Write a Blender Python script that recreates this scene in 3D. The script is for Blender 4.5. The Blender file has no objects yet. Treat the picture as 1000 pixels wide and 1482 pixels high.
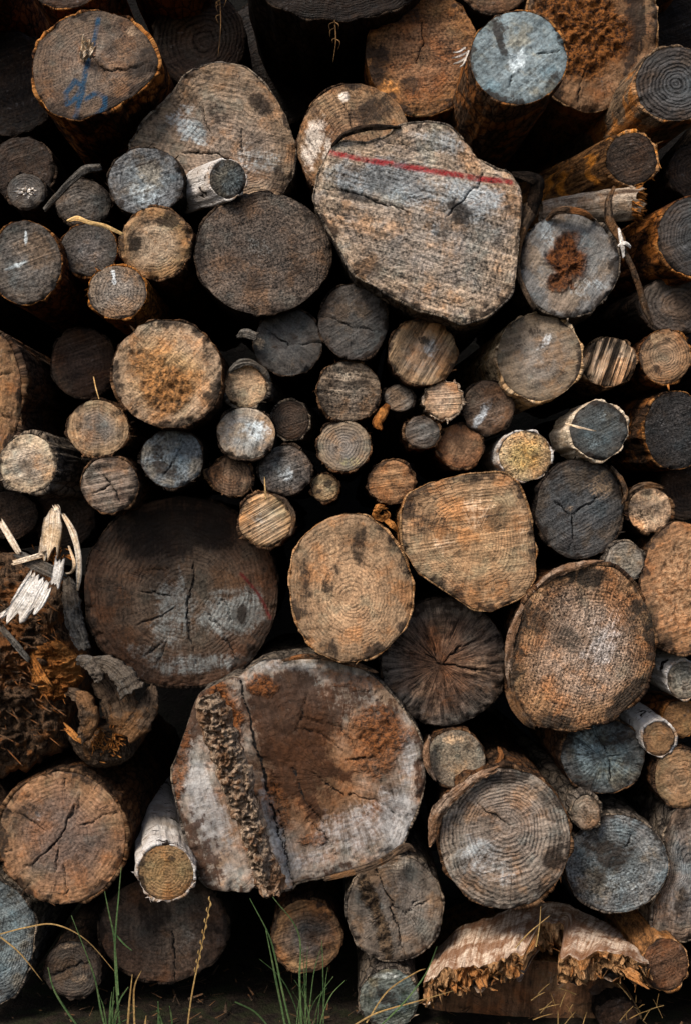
import bpy, math, random
import numpy as np
from mathutils import Vector

# ---------------------------------------------------------------- camera, sky, sun, exposure
S = 0.0016            # metres per photo pixel on the plane of the log ends
DP = 1625.0           # camera distance from that plane, in the same pixels
CU, CV = 500.0, 741.0
GROUND_V = 1500.0
CAMZ = (GROUND_V - CV) * S
scn = bpy.context.scene
col = scn.collection
cam_d = bpy.data.cameras.new('camera')
cam = bpy.data.objects.new('camera', cam_d)
col.objects.link(cam)
cam.location = (0, -DP * S, CAMZ)
cam.rotation_euler = (math.radians(90), 0, 0)
cam_d.sensor_fit = 'VERTICAL'
cam_d.sensor_height = 24
cam_d.lens = 24 * DP / 1482.0
cam_d.clip_end = 500
scn.camera = cam

SUN_EL, SUN_AZ = 50, -38          # degrees; azimuth measured from straight in front of the stack, minus = from the left
w = bpy.data.worlds.new('World'); scn.world = w; w.use_nodes = True
wn = w.node_tree; wn.nodes.clear()
sky = wn.nodes.new('ShaderNodeTexSky'); sky.sky_type = 'NISHITA'; sky.sun_disc = False
sky.sun_elevation = math.radians(SUN_EL)
sky.sun_rotation = math.radians(180 - SUN_AZ)
sky.air_density = 1.0; sky.dust_density = 3.0
bg = wn.nodes.new('ShaderNodeBackground'); bg.inputs[1].default_value = 0.07
wo = wn.nodes.new('ShaderNodeOutputWorld')
wn.links.new(sky.outputs[0], bg.inputs[0]); wn.links.new(bg.outputs[0], wo.inputs[0])
sd = bpy.data.lights.new('sun', 'SUN'); sd.energy = 2.0; sd.angle = math.radians(20); sd.color = (1, .93, .84)
sun = bpy.data.objects.new('sun', sd); col.objects.link(sun)
a, e = math.radians(SUN_AZ), math.radians(SUN_EL)
to_sun = Vector((math.sin(a) * math.cos(e), -math.cos(a) * math.cos(e), math.sin(e)))
sun.rotation_euler = (-to_sun).to_track_quat('-Z', 'Y').to_euler()
scn.view_settings.view_transform = 'Standard'; scn.view_settings.look = 'None'
scn.view_settings.exposure = 1.42; scn.view_settings.gamma = 1.0

# ---------------------------------------------------------------- numbers
def lin(c):
    c = np.asarray(c, float) / 255.0
    r = np.where(c <= .04045, c / 12.92, ((c + .055) / 1.055) ** 2.4)
    return (float(r[0]), float(r[1]), float(r[2]), 1.0)

def W3(u, v, d):
    """photo pixel (u, v) at d pixels behind the plane of the log ends -> metres"""
    k = (DP + d) / DP * S
    u = np.asarray(u, float); v = np.asarray(v, float); d = np.asarray(d, float)
    return np.stack(np.broadcast_arrays((u - CU) * k, d * S, (CV - v) * k + CAMZ), -1)

def _h(ix, iy, iz, seed):
    n = (ix * 374761393 + iy * 668265263 + iz * 2147483647 % 4294967291 + seed * 974711) & 0xffffffff
    n = ((n ^ (n >> 13)) * 1274126177) & 0xffffffff
    n = ((n ^ (n >> 16)) * 2246822519) & 0xffffffff
    return ((n ^ (n >> 15)) & 0xffffff) / 16777215.0

def vn(x, y, z=0.0, seed=0):
    x, y, z = np.broadcast_arrays(np.asarray(x, float), np.asarray(y, float), np.asarray(z, float))
    x0 = np.floor(x).astype(np.int64); y0 = np.floor(y).astype(np.int64); z0 = np.floor(z).astype(np.int64)
    fx, fy, fz = x - x0, y - y0, z - z0
    fx = fx * fx * (3 - 2 * fx); fy = fy * fy * (3 - 2 * fy); fz = fz * fz * (3 - 2 * fz)
    r = 0
    for i in (0, 1):
        for j in (0, 1):
            for k in (0, 1):
                r = r + _h(x0 + i, y0 + j, z0 + k, seed) * (fx if i else 1 - fx) * (fy if j else 1 - fy) * (fz if k else 1 - fz)
    return r

def fbm(x, y, z=0.0, seed=0, o=4):
    r = 0; amp = .5; t = 0
    for i in range(o):
        r = r + amp * vn(np.asarray(x) * 2 ** i + i * 17.3, np.asarray(y) * 2 ** i - i * 9.1, np.asarray(z) * 2 ** i, seed + i * 7)
        t += amp; amp *= .5
    return r / t

def sstep(x, a, b):
    t = np.clip((x - a) / (b - a), 0, 1)
    return t * t * (3 - 2 * t)

def spline_closed(pts, n):
    P = np.array(pts, float); m = len(P)
    t = np.linspace(0, m, n * 4, endpoint=False); i = t.astype(int); f = (t - i)[:, None]
    p0, p1, p2, p3 = P[(i - 1) % m], P[i % m], P[(i + 1) % m], P[(i + 2) % m]
    c = .5 * ((2 * p1) + (p2 - p0) * f + (2 * p0 - 5 * p1 + 4 * p2 - p3) * f ** 2 + (-p0 + 3 * p1 - 3 * p2 + p3) * f ** 3)
    seg = np.linalg.norm(np.roll(c, -1, 0) - c, axis=1); s = np.concatenate([[0], np.cumsum(seg)])
    c2 = np.vstack([c, c[:1]]); q = np.linspace(0, s[-1], n, endpoint=False)
    return np.stack([np.interp(q, s, c2[:, 0]), np.interp(q, s, c2[:, 1])], -1)

def poly_closed(pts, n):
    P = np.array(pts, float)
    for _ in range(2):
        Q = np.roll(P, -1, 0); P = np.stack([P * .87 + Q * .13, P * .13 + Q * .87], 1).reshape(-1, 2)
    s = np.concatenate([[0], np.cumsum(np.linalg.norm(np.roll(P, -1, 0) - P, axis=1))]); c2 = np.vstack([P, P[:1]])
    q = np.linspace(0, s[-1], n, endpoint=False)
    return np.stack([np.interp(q, s, c2[:, 0]), np.interp(q, s, c2[:, 1])], -1)

def spline_open(pts, n):
    P = np.array(pts, float)
    P = np.vstack([2 * P[0] - P[1], P, 2 * P[-1] - P[-2]]); m = len(P) - 3
    t = np.linspace(0, m - 1e-6, n); i = t.astype(int); f = (t - i)[:, None]
    p0, p1, p2, p3 = P[i], P[i + 1], P[i + 2], P[i + 3]
    return .5 * ((2 * p1) + (p2 - p0) * f + (2 * p0 - 5 * p1 + 4 * p2 - p3) * f ** 2 + (-p0 + 3 * p1 - 3 * p2 + p3) * f ** 3)

def seg_dist(u, v, pts):
    best = np.full(u.shape, 1e9); along = np.zeros(u.shape); n = len(pts) - 1
    for k in range(n):
        (x0, y0), (x1, y1) = pts[k][:2], pts[k + 1][:2]
        dx, dy = x1 - x0, y1 - y0; L2 = dx * dx + dy * dy + 1e-9
        t = np.clip(((u - x0) * dx + (v - y0) * dy) / L2, 0, 1)
        dd = np.hypot(u - x0 - t * dx, v - y0 - t * dy)
        m = dd < best
        best = np.where(m, dd, best); along = np.where(m, (k + t) / n, along)
    return best, along

# ---------------------------------------------------------------- meshes
def mesh_from(name, verts, quads, tris=None, attrs=None, smooth=True):
    me = bpy.data.meshes.new(name)
    verts = np.asarray(verts, np.float32)
    quads = np.asarray(quads, np.int32).reshape(-1, 4)
    tris = np.zeros((0, 3), np.int32) if tris is None else np.asarray(tris, np.int32).reshape(-1, 3)
    me.vertices.add(len(verts)); me.vertices.foreach_set('co', verts.ravel())
    loops = np.concatenate([quads.ravel(), tris.ravel()])
    me.loops.add(len(loops)); me.loops.foreach_set('vertex_index', loops)
    st = np.concatenate([np.arange(len(quads)) * 4, len(quads) * 4 + np.arange(len(tris)) * 3]).astype(np.int32)
    me.polygons.add(len(st)); me.polygons.foreach_set('loop_start', st)
    me.update(calc_edges=True); me.validate()
    for k, arr in (attrs or {}).items():
        arr = np.asarray(arr, np.float32)
        if arr.shape[1] == 4:
            at = me.attributes.new(k, 'FLOAT_COLOR', 'POINT'); at.data.foreach_set('color', arr.ravel())
        else:
            at = me.attributes.new(k, 'FLOAT_VECTOR', 'POINT'); at.data.foreach_set('vector', arr.ravel())
    if smooth: me.shade_smooth()
    return me

def part(name, me, mat, parent):
    o = bpy.data.objects.new(name, me); me.materials.append(mat); col.objects.link(o)
    if parent: o.parent = parent
    return o

def thing(name, label, cat, loc, group=None):
    o = bpy.data.objects.new(name, None); o.empty_display_size = .05; col.objects.link(o)
    o.location = loc; o['label'] = label; o['category'] = cat; o['kind'] = 'thing'
    if group: o['group'] = group
    return o

def grid_quads(nr, nc, closed=True, base=0, flip=False):
    r = np.arange(nr - 1)[:, None]; c = np.arange(nc if closed else nc - 1)[None, :]
    c2 = (c + 1) % nc
    a = r * nc + c; b = r * nc + c2; d = (r + 1) * nc + c; e2 = (r + 1) * nc + c2
    q = np.stack([a, b, e2, d] if not flip else [a, d, e2, b], -1).reshape(-1, 4)
    return q + base

class Soup:
    """collects pieces that become ONE mesh"""
    def __init__(s): s.v = []; s.q = []; s.t = []; s.g = []; s.n = 0
    def add(s, v, q=None, t=None, g=None):
        v = np.asarray(v, float).reshape(-1, 3)
        s.v.append(v); s.g.append(np.zeros((len(v), 3)) if g is None else np.asarray(g, float).reshape(-1, 3))
        if q is not None and len(q): s.q.append(np.asarray(q) + s.n)
        if t is not None and len(t): s.t.append(np.asarray(t) + s.n)
        s.n += len(v)
    def mesh(s, name, origin, smooth=True):
        v = np.vstack(s.v) - np.asarray(origin)
        q = np.vstack(s.q) if s.q else np.zeros((0, 4), int); t = np.vstack(s.t) if s.t else None
        return mesh_from(name, v, q, t, {'gc': np.vstack(s.g)}, smooth)

# ---------------------------------------------------------------- materials
class N:
    def __init__(s, nt): s.nt = nt
    def node(s, t, **kw):
        n = s.nt.nodes.new(t)
        for k, v in kw.items(): setattr(n, k, v)
        return n
    def put(s, sock, v):
        if isinstance(v, bpy.types.NodeSocket): s.nt.links.new(v, sock)
        elif v is not None: sock.default_value = v
    def m(s, op, a, b=None, c=None, clamp=False):
        n = s.node('ShaderNodeMath', operation=op, use_clamp=clamp)
        for i, x in enumerate((a, b, c)): s.put(n.inputs[i], x)
        return n.outputs[0]
    def vm(s, op, a, b=None, sc=None):
        n = s.node('ShaderNodeVectorMath', operation=op); s.put(n.inputs[0], a)
        if b is not None: s.put(n.inputs[1], b)
        if sc is not None: s.put(n.inputs[3], sc)
        return n.outputs[0]
    def noise(s, v, scale=1.0, detail=3, rough=.55, dist=0.0):
        n = s.node('ShaderNodeTexNoise'); s.put(n.inputs['Vector'], v)
        n.inputs['Scale'].default_value = scale; n.inputs['Detail'].default_value = detail
        n.inputs['Roughness'].default_value = rough; n.inputs['Distortion'].default_value = dist
        return n.outputs[0]
    def mix(s, f, a, b, mode='MIX'):
        n = s.node('ShaderNodeMix', data_type='RGBA', blend_type=mode)
        s.put(n.inputs[0], f); s.put(n.inputs[6], a); s.put(n.inputs[7], b)
        return n.outputs[2]
    def ss(s, x, lo, hi, a=0.0, b=1.0):
        n = s.node('ShaderNodeMapRange', interpolation_type='SMOOTHSTEP')
        s.put(n.inputs[0], x)
        for i, val in enumerate((lo, hi, a, b)): s.put(n.inputs[i + 1], val)
        return n.outputs[0]
    def xyz(s, x, y, z):
        n = s.node('ShaderNodeCombineXYZ')
        for i, val in enumerate((x, y, z)): s.put(n.inputs[i], val)
        return n.outputs[0]
    def sep(s, v):
        n = s.node('ShaderNodeSeparateXYZ'); s.put(n.inputs[0], v); return n.outputs

def new_group(name, ins):
    g = bpy.data.node_groups.new(name, 'ShaderNodeTree')
    for nm, ty, dv in ins:
        k = g.interface.new_socket(name=nm, in_out='INPUT', socket_type='NodeSocket' + ty); k.default_value = dv
    g.interface.new_socket(name='Shader', in_out='OUTPUT', socket_type='NodeSocketShader')
    return g, g.nodes.new('NodeGroupInput'), g.nodes.new('NodeGroupOutput')

K = (0.1, 0.1, 0.1, 1)
def build_endgrain():
    g, gi, go = new_group('end_grain', [(c, 'Color', K) for c in ('A', 'B', 'C', 'Stain', 'Light', 'Paint', 'Rot1', 'Rot2')] +
        [(f, 'Float', v) for f, v in (('Blotch', .6), ('RingW', 5), ('RingS', .3), ('KerfAng', 0), ('KerfS', .3), ('Spec', .5), ('Streak', .3), ('Bump', .6), ('Seed', 0), ('Grain', 1), ('KerfW', 4))])
    n = N(g); I = gi.outputs
    tc = n.node('ShaderNodeTexCoord').outputs['Object']
    p = n.vm('SCALE', tc, sc=1 / S)
    q = n.vm('ADD', p, n.vm('SCALE', n.xyz(371., 917., 553.), sc=I['Seed']))
    a1 = n.node('ShaderNodeAttribute', attribute_name='m1'); a2 = n.node('ShaderNodeAttribute', attribute_name='m2')
    crack, stain, light = n.sep(a1.outputs['Vector']); paint = a1.outputs['Alpha']
    rot, f, ring = n.sep(a2.outputs['Vector'])
    nb = n.noise(q, 1 / 62, 4, .6); nb2 = n.noise(q, 1 / 30, 6, .62, .4); nm = n.noise(q, 1 / 9, 5, .65)
    qg = n.vm('SCALE', q, sc=I['Grain']); nf = n.noise(qg, 1 / 3.2, 3, .65); nf2 = n.noise(qg, 1 / 2.6, 2, .5)
    dirn = n.vm('NORMALIZE', p)
    sv = n.vm('ADD', n.vm('SCALE', dirn, sc=7.0), n.xyz(I['Seed'], n.m('MULTIPLY', f, 1.6), n.m('MULTIPLY', I['Seed'], 3.1)))
    sn = n.noise(sv, 1.6, 5, .7)
    rc = n.m('ADD', n.m('DIVIDE', ring, I['RingW']), n.m('ADD', n.m('MULTIPLY', nb, 4.5), n.m('MULTIPLY', nm, .9)))
    rl = n.m('MULTIPLY_ADD', n.m('SINE', n.m('MULTIPLY', rc, 6.2832)), .5, .5)
    rl = n.m('MULTIPLY', n.m('POWER', rl, 1.8), n.m('MULTIPLY', n.ss(nb2, .34, .54, .2, 1.0), n.ss(nb, .33, .56, .35, 1.0)))
    # wide year bands
    rb = n.noise(n.xyz(n.m('DIVIDE', ring, n.m('MULTIPLY', I['RingW'], 3.0)), I['Seed'], n.m('MULTIPLY', nb, 1.5)), 1.0, 2)
    vr = n.node('ShaderNodeVectorRotate', rotation_type='Y_AXIS'); n.put(vr.inputs['Vector'], q); n.put(vr.inputs['Angle'], I['KerfAng'])
    nk = n.noise(n.vm('MULTIPLY', vr.outputs[0], n.xyz(1 / 130, 1 / 40, n.m('DIVIDE', 1.0, I['KerfW']))), 1.0, 4, .6, .15)
    base = n.mix(n.ss(n.m('ADD', f, n.m('MULTIPLY_ADD', nb, 1.0, -.5)), .3, .95), I['A'], I['B'])
    base = n.mix(n.m('MULTIPLY', I['Blotch'], n.ss(nb2, .46, .66)), base, I['C'])
    def sw(x, k): return n.m('MULTIPLY', n.m('SUBTRACT', x, .5), k)
    val = n.m('ADD', 1.0, n.m('MULTIPLY', n.m('SUBTRACT', rl, .22), n.m('MULTIPLY', I['RingS'], -.95)))
    val = n.m('ADD', val, n.m('MULTIPLY', sw(rb, 2.4), I['RingS']))
    val = n.m('ADD', val, n.m('MULTIPLY', sw(nk, 5.0), I['KerfS']))
    val = n.m('ADD', val, n.m('MULTIPLY', sw(sn, 3.2), I['Streak']))
    val = n.m('ADD', val, n.m('MULTIPLY', sw(nf, 6.5), I['Spec']))
    val = n.m('ADD', val, n.m('ADD', sw(nb2, 1.7), n.m('ADD', sw(nm, .9), sw(nb, 1.2))))
    val = n.m('POWER', n.m('MINIMUM', n.m('MAXIMUM', val, .14), 2.2), 1.35)
    base = n.vm('SCALE', base, sc=val)
    nw = n.noise(n.vm('ADD', q, (431., 77., 210.)), 1 / 46, 5, .62)
    base = n.vm('MULTIPLY', base, n.mix(n.ss(nw, .5, .64), (1, 1, 1, 1), (1.17, .94, .74, 1)))
    base = n.vm('MULTIPLY', base, n.mix(n.ss(nw, .47, .34), (1, 1, 1, 1), (.84, .98, 1.06, 1)))
    ck = n.noise(n.vm('ADD', n.vm('SCALE', dirn, sc=9.0), n.xyz(n.m('MULTIPLY', nm, .5), n.m('MULTIPLY', f, 1.1), n.m('MULTIPLY', I['Seed'], 1.7))), 1.0, 2, .5)
    ckl = n.m('MULTIPLY', n.ss(n.m('ABSOLUTE', n.m('SUBTRACT', ck, .5)), .004, .022, 1., 0.), n.ss(nb2, .5, .6))
    kl = n.m('MULTIPLY', n.ss(n.m('ABSOLUTE', n.m('SUBTRACT', nk, .47)), .004, .03, 1., 0.), n.m('MINIMUM', n.m('MULTIPLY', I['KerfS'], 1.4), .8))
    base = n.vm('SCALE', base, sc=n.m('SUBTRACT', 1.0, n.m('MULTIPLY', n.m('MAXIMUM', ckl, kl), .62)))
    base = n.mix(n.m('MULTIPLY', n.ss(n.m('ADD', light, n.m('ADD', sw(nm, 1.3), n.m('ADD', sw(sn, 1.0), n.m('ADD', sw(nk, .8), sw(nf, .8))))), .2, 1.15), .8), base, n.vm('SCALE', I['Light'], sc=n.m('MULTIPLY_ADD', val, .95, .12)))
    base = n.mix(n.m('MULTIPLY', n.m('MULTIPLY', I['Spec'], .75), n.ss(nf2, .63, .74)), base, n.vm('ADD', n.vm('SCALE', base, sc=2.0), (.03, .03, .03)))  # glints of sawn fibres painted in as brighter specks
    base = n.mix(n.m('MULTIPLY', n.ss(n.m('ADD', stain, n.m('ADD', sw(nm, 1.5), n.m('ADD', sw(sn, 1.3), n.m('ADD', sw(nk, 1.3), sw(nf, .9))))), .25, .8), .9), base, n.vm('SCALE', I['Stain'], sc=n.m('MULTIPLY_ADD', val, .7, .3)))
    nr = n.noise(q, 1 / 6, 4, .7)
    base = n.mix(rot, base, n.mix(n.ss(nr, .36, .62), I['Rot1'], I['Rot2']))
    base = n.mix(n.m('MULTIPLY', n.m('MULTIPLY', paint, .95), n.ss(nf, .25, .5)), base, I['Paint'])
    crk = n.ss(n.m('ADD', n.m('MULTIPLY', crack, 8.0), sw(nf, 2.4)), -.55, .75, 1.0, 0.0)
    base = n.mix(crk, base, (.006, .005, .0045, 1))  # shade inside the cracks, painted near black
    h = n.m('ADD', n.m('MULTIPLY', nf, n.m('MULTIPLY', I['Spec'], 1.6)), n.m('MULTIPLY', nk, n.m('MULTIPLY', I['KerfS'], 3.0)))
    h = n.m('ADD', h, n.m('MULTIPLY', rl, n.m('MULTIPLY', I['RingS'], -.7)))
    h = n.m('ADD', h, n.m('ADD', n.m('MULTIPLY', nm, 1.0), n.m('MULTIPLY', sn, n.m('MULTIPLY', I['Streak'], 1.5))))
    h = n.m('ADD', h, n.m('MULTIPLY', n.m('MULTIPLY', nr, rot), 6.0))
    bu = n.node('ShaderNodeBump'); n.put(bu.inputs['Strength'], I['Bump']); bu.inputs['Distance'].default_value = S * 2.6; n.put(bu.inputs['Height'], h)
    pr = n.node('ShaderNodeBsdfPrincipled'); n.put(pr.inputs['Base Color'], base)
    n.put(pr.inputs['Roughness'], n.ss(nm, .3, .7, .6, .9)); pr.inputs['Specular IOR Level'].default_value = .12
    n.put(pr.inputs['Normal'], bu.outputs[0]); g.links.new(pr.outputs[0], go.inputs[0])
    return g
ENDG = build_endgrain()

def build_bark():
    g, gi, go = new_group('bark_wood', [(c, 'Color', K) for c in ('C1', 'C2', 'C3', 'Rim')] +
        [(f, 'Float', v) for f, v in (('Birch', 0), ('Patch', .5), ('Fine', 6), ('Long', 30), ('Bump', .8), ('Seed', 0), ('Plate', 0))])
    n = N(g); I = gi.outputs
    gc = n.node('ShaderNodeAttribute', attribute_name='gc').outputs['Vector']
    rim = n.node('ShaderNodeAttribute', attribute_name='m1').outputs['Fac']
    q = n.vm('ADD', gc, n.vm('SCALE', n.xyz(71., 131., 53.), sc=I['Seed']))
    x, y, z = n.sep(q)
    st = n.xyz(n.m('DIVIDE', x, I['Fine']), n.m('DIVIDE', y, I['Fine']), n.m('DIVIDE', z, I['Long']))
    nf = n.noise(st, 1.0, 6, .65, .3)
    npz = n.noise(q, 1 / 45, 5, .6, .3); nm = n.noise(q, 1 / 12, 5, .68); nn = n.noise(q, 1 / 3, 3, .6)
    base = n.mix(n.ss(n.m('ADD', n.m('MULTIPLY', nf, .7), n.m('MULTIPLY', nm, .3)), .36, .62), I['C1'], I['C2'])
    base = n.mix(n.m('MULTIPLY', n.ss(npz, .47, .58), I['Patch']), base, I['C3'])
    base = n.vm('SCALE', base, sc=n.m('ADD', n.m('MULTIPLY_ADD', nn, 1.3, .35), n.m('MULTIPLY_ADD', nm, .8, -.4)))
    vo = n.node('ShaderNodeTexVoronoi', feature='DISTANCE_TO_EDGE'); vo.inputs['Scale'].default_value = 1.0
    n.put(vo.inputs['Vector'], n.vm('ADD', n.xyz(n.m('DIVIDE', x, 13.0), n.m('DIVIDE', y, 13.0), n.m('DIVIDE', z, 34.0)), n.vm('SCALE', n.xyz(nm, nn, npz), sc=.9)))
    plate = n.m('MULTIPLY', n.ss(vo.outputs['Distance'], .0, .11, 1., 0.), I['Plate'])
    base = n.vm('SCALE', base, sc=n.m('MULTIPLY_ADD', plate, -.72, 1.0))
    # birch skin: pale with dark lenticels running round the trunk
    lent = n.noise(n.xyz(n.m('DIVIDE', x, 16.0), n.m('DIVIDE', y, 16.0), n.m('DIVIDE', z, 2.6)), 1.0, 3, .5)
    scar = n.noise(n.xyz(n.m('DIVIDE', x, 26.0), n.m('DIVIDE', y, 26.0), n.m('DIVIDE', z, 15.0)), 1.0, 4, .65)
    bi = n.mix(n.ss(npz, .35, .7), lin((196, 190, 184)), lin((150, 138, 126)))
    bi = n.mix(n.ss(lent, .62, .7), bi, lin((70, 56, 46))); bi = n.mix(n.ss(scar, .6, .66), bi, lin((30, 22, 18)))
    base = n.mix(I['Birch'], base, bi)
    base = n.mix(n.m('MULTIPLY', n.m('MULTIPLY', rim, .85), n.m('MULTIPLY', n.ss(nm, .4, .62), n.ss(npz, .4, .58))), base, I['Rim'])
    h = n.m('ADD', n.m('MULTIPLY', nf, 4.0), n.m('ADD', n.m('MULTIPLY', nm, 2.0), n.m('MULTIPLY_ADD', plate, -2.5, nn)))
    bu = n.node('ShaderNodeBump'); n.put(bu.inputs['Strength'], I['Bump']); bu.inputs['Distance'].default_value = S * 3.0; n.put(bu.inputs['Height'], h)
    pr = n.node('ShaderNodeBsdfPrincipled'); n.put(pr.inputs['Base Color'], base); pr.inputs['Roughness'].default_value = .85
    pr.inputs['Specular IOR Level'].default_value = .07
    n.put(pr.inputs['Normal'], bu.outputs[0]); g.links.new(pr.outputs[0], go.inputs[0])
    return g
BARKG = build_bark()

def group_mat(name, grp, **vals):
    m = bpy.data.materials.new(name); m.use_nodes = True; nt = m.node_tree; nt.nodes.clear()
    gn = nt.nodes.new('ShaderNodeGroup'); gn.node_tree = grp; o = nt.nodes.new('ShaderNodeOutputMaterial')
    nt.links.new(gn.outputs[0], o.inputs[0])
    for k, v in vals.items(): gn.inputs[k].default_value = v
    return m

BARKS = {   # dark furrow, ridge, patch, inner rim
    'brown': ((34, 25, 19), (78, 57, 41), (112, 72, 40), (120, 92, 66)),
    'orange': ((36, 23, 14), (92, 56, 30), (158, 96, 42), (170, 118, 66)),
    'grey': ((42, 37, 33), (104, 94, 84), (132, 116, 98), (150, 130, 108)),
    'dark': ((20, 17, 15), (46, 37, 30), (62, 45, 32), (74, 60, 48)),
    'tan': ((70, 50, 34), (150, 116, 80), (164, 106, 52), (190, 150, 110)),
    'pale': ((92, 76, 62), (186, 164, 140), (150, 108, 72), (196, 172, 146)),
    'birch': ((150, 128, 106), (208, 188, 166), (160, 116, 76), (150, 116, 84)),
    'moss': ((40, 42, 30), (92, 92, 66), (70, 80, 50), (120, 116, 96)),
}
_bm = {}
def bark_mat(kind, seed=0, **kw):
    key = (kind, seed % 5, tuple(sorted(kw.items())))
    if key not in _bm:
        c = BARKS[kind]
        v = dict(C1=lin(c[0]), C2=lin(c[1]), C3=lin(c[2]), Rim=lin(c[3]), Seed=float(seed % 5), Birch=1.0 if kind == 'birch' else 0.0, Plate=0.0 if kind == 'birch' else (.35 if kind in ('tan', 'pale') else 1.0))
        v.update(kw); _bm[key] = group_mat('bark_' + kind, BARKG, **v)
    return _bm[key]

PALS = {   # heart, outer, blotch
    'tan': ((170, 136, 102), (150, 114, 82), (92, 68, 48)),
    'pale': ((188, 168, 144), (170, 142, 112), (120, 96, 74)),
    'grey': ((124, 114, 104), (108, 96, 84), (66, 58, 51)),
    'steel': ((122, 128, 130), (100, 102, 102), (62, 62, 62)),
    'brown': ((112, 84, 62), (92, 66, 46), (56, 40, 30)),
    'rust': ((104, 82, 66), (140, 92, 56), (70, 46, 30)),
    'dark': ((64, 60, 57), (56, 50, 46), (36, 32, 30)),
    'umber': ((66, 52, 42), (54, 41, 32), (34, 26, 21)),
    'black': ((40, 38, 37), (38, 34, 32), (24, 22, 21)),
}

GROUP = 'logs stacked in the wood pile'
COUNT = [0]
NAMES = []
STN = np.array([0, 1.5, 4, 8, 13, 19, 26, 34, 44, 56, 70, 88, 110, 140, 180, 240, 320, 430], float)

def log(cx, cy, rx, ry, d, pal, bark, label, poly=None, rot=0., irr=.05, L=560., ax=(0, 0), bt=3.5, lip=2.5, shag=0, tilt=None, pith=(0, 0),
        kerf=(20, .32), rings=.3, ringw=4.5, spec=.45, streak=.25, blotch=.6, cracks=(), stains=(), lights=(), paint=(), rots=(), A=None, B=None, C=None,
        stainc=(34, 27, 22), lightc=(176, 180, 182), paintc=(40, 70, 92), rotc=((52, 28, 14), (150, 92, 44)), bump=.95, hfun=None, rough=1., dome=0., rag=0.,
        name='log', cat='log', group=GROUP, bkw={}, star=None, taper=.05, gain=1., facelabel=None):
    i = COUNT[0]; COUNT[0] += 1; rnd = random.Random(i * 77 + 5); sd = i
    R = (rx + ry) / 2
    n = int(np.clip(2 * math.pi * R / 2.6, 56, 360)); nr = int(np.clip(R / 2.4, 12, 70))
    if poly is not None:
        out = poly_closed(poly, n)
        R = np.mean(np.hypot(out[:, 0] - cx, out[:, 1] - cy)); nr = int(np.clip(R / 2.4, 12, 70))
    else:
        th = np.linspace(0, 2 * math.pi, n, endpoint=False)
        x, y = rx * np.cos(th), ry * np.sin(th); c, s_ = math.cos(rot), math.sin(rot)
        out = np.stack([cx + x * c - y * s_, cy + x * s_ + y * c], -1)
    pc = np.array([cx + pith[0], cy + pith[1]])
    dv = out - pc; ang = np.arctan2(dv[:, 1], dv[:, 0]); ca, sa = np.cos(ang), np.sin(ang)
    wob = 1 + irr * 2 * (fbm(ca * 1.3 + 5, sa * 1.3 + 5, 0, sd, 3) - .5) + (irr * .4 + .006) * (fbm(ca * 8 + 9, sa * 8 + 9, 0, sd + 3, 3) - .5)
    if rag: wob = wob + rag * (fbm(ca * 6 + 2, sa * 6 + 2, 0, sd + 31, 3) - .5)
    out = pc + dv * wob[:, None]
    if tilt is None: tilt = (rnd.uniform(-.13, .13), rnd.uniform(-.13, .13))
    # --- cut face
    fr = np.concatenate([[.004], np.linspace(1 / nr, 1, nr)])
    U = pc[0] + fr[:, None] * (out[:, 0] - pc[0])[None]; V = pc[1] + fr[:, None] * (out[:, 1] - pc[1])[None]
    F = np.broadcast_to(fr[:, None], U.shape)
    wu = U + 9 * (fbm(U / 9, V / 9, 0, sd + 50, 3) - .5); wv = V + 9 * (fbm(U / 9, V / 9, 5, sd + 60, 3) - .5)
    def blobs(lst, soft=.5):
        m = np.zeros(U.shape)
        for b in lst:
            u0, v0, a_, b_ = b[:4]; an = math.radians(b[4]) if len(b) > 4 else 0; k = b[5] if len(b) > 5 else 1.
            du, dw = U - u0, V - v0
            e_ = np.hypot((du * math.cos(an) + dw * math.sin(an)) / a_, (-du * math.sin(an) + dw * math.cos(an)) / b_)
            e_ = e_ + .9 * (fbm(U / max(6, min(a_, b_) * .7), V / max(6, min(a_, b_) * .7), 0, sd + 11, 4) - .5)
            m = np.maximum(m, k * (1 - sstep(e_, 1 - soft, 1 + soft * .4)))
        return m
    crack = np.zeros(U.shape); cdist = np.full(U.shape, 1.)
    cl = list(cracks)
    if star:
        k0 = rnd.uniform(0, 6.28)
        for k in range(star):
            a0 = k0 + k * 6.283 / star + rnd.uniform(-.5, .5); rr = R * rnd.uniform(.45, .95)
            p1 = (pc[0] + math.cos(a0) * rr * .5, pc[1] + math.sin(a0) * rr * .5); a0 += rnd.uniform(-.25, .25)
            cl.append(((pc[0], pc[1]), p1, (pc[0] + math.cos(a0) * rr, pc[1] + math.sin(a0) * rr), rnd.uniform(1.2, 2.)))
    for c_ in cl:
        pts, wd = (c_[:-1], c_[-1]) if not isinstance(c_[-1], tuple) else (c_, 1.6)
        dd, al = seg_dist(wu, wv, pts)
        wl = wd * .45 * (.25 + .75 * np.sin(math.pi * np.clip(al * .8 + .15, 0, 1)))
        crack = np.maximum(crack, 1 - sstep(dd, wl * .5, wl + 1.4)); cdist = np.minimum(cdist, (dd - wl) / 8)
    pm = np.zeros(U.shape)
    for c_ in paint:
        pts, wd = c_[:-1], c_[-1]; dd, al = seg_dist(U + 2.5 * (fbm(U / 12, V / 12, 0, 4, 3) - .5), V + 3 * (fbm(U / 12, V / 12, 3, 5, 3) - .5), pts)
        wd *= 1.5; pm = np.maximum(pm, (1 - sstep(dd, wd * .5, wd * 1.1)) * (.45 + .55 * sstep(fbm(U / 8, V / 8, 0, 81, 3), .3, .55)))
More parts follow.
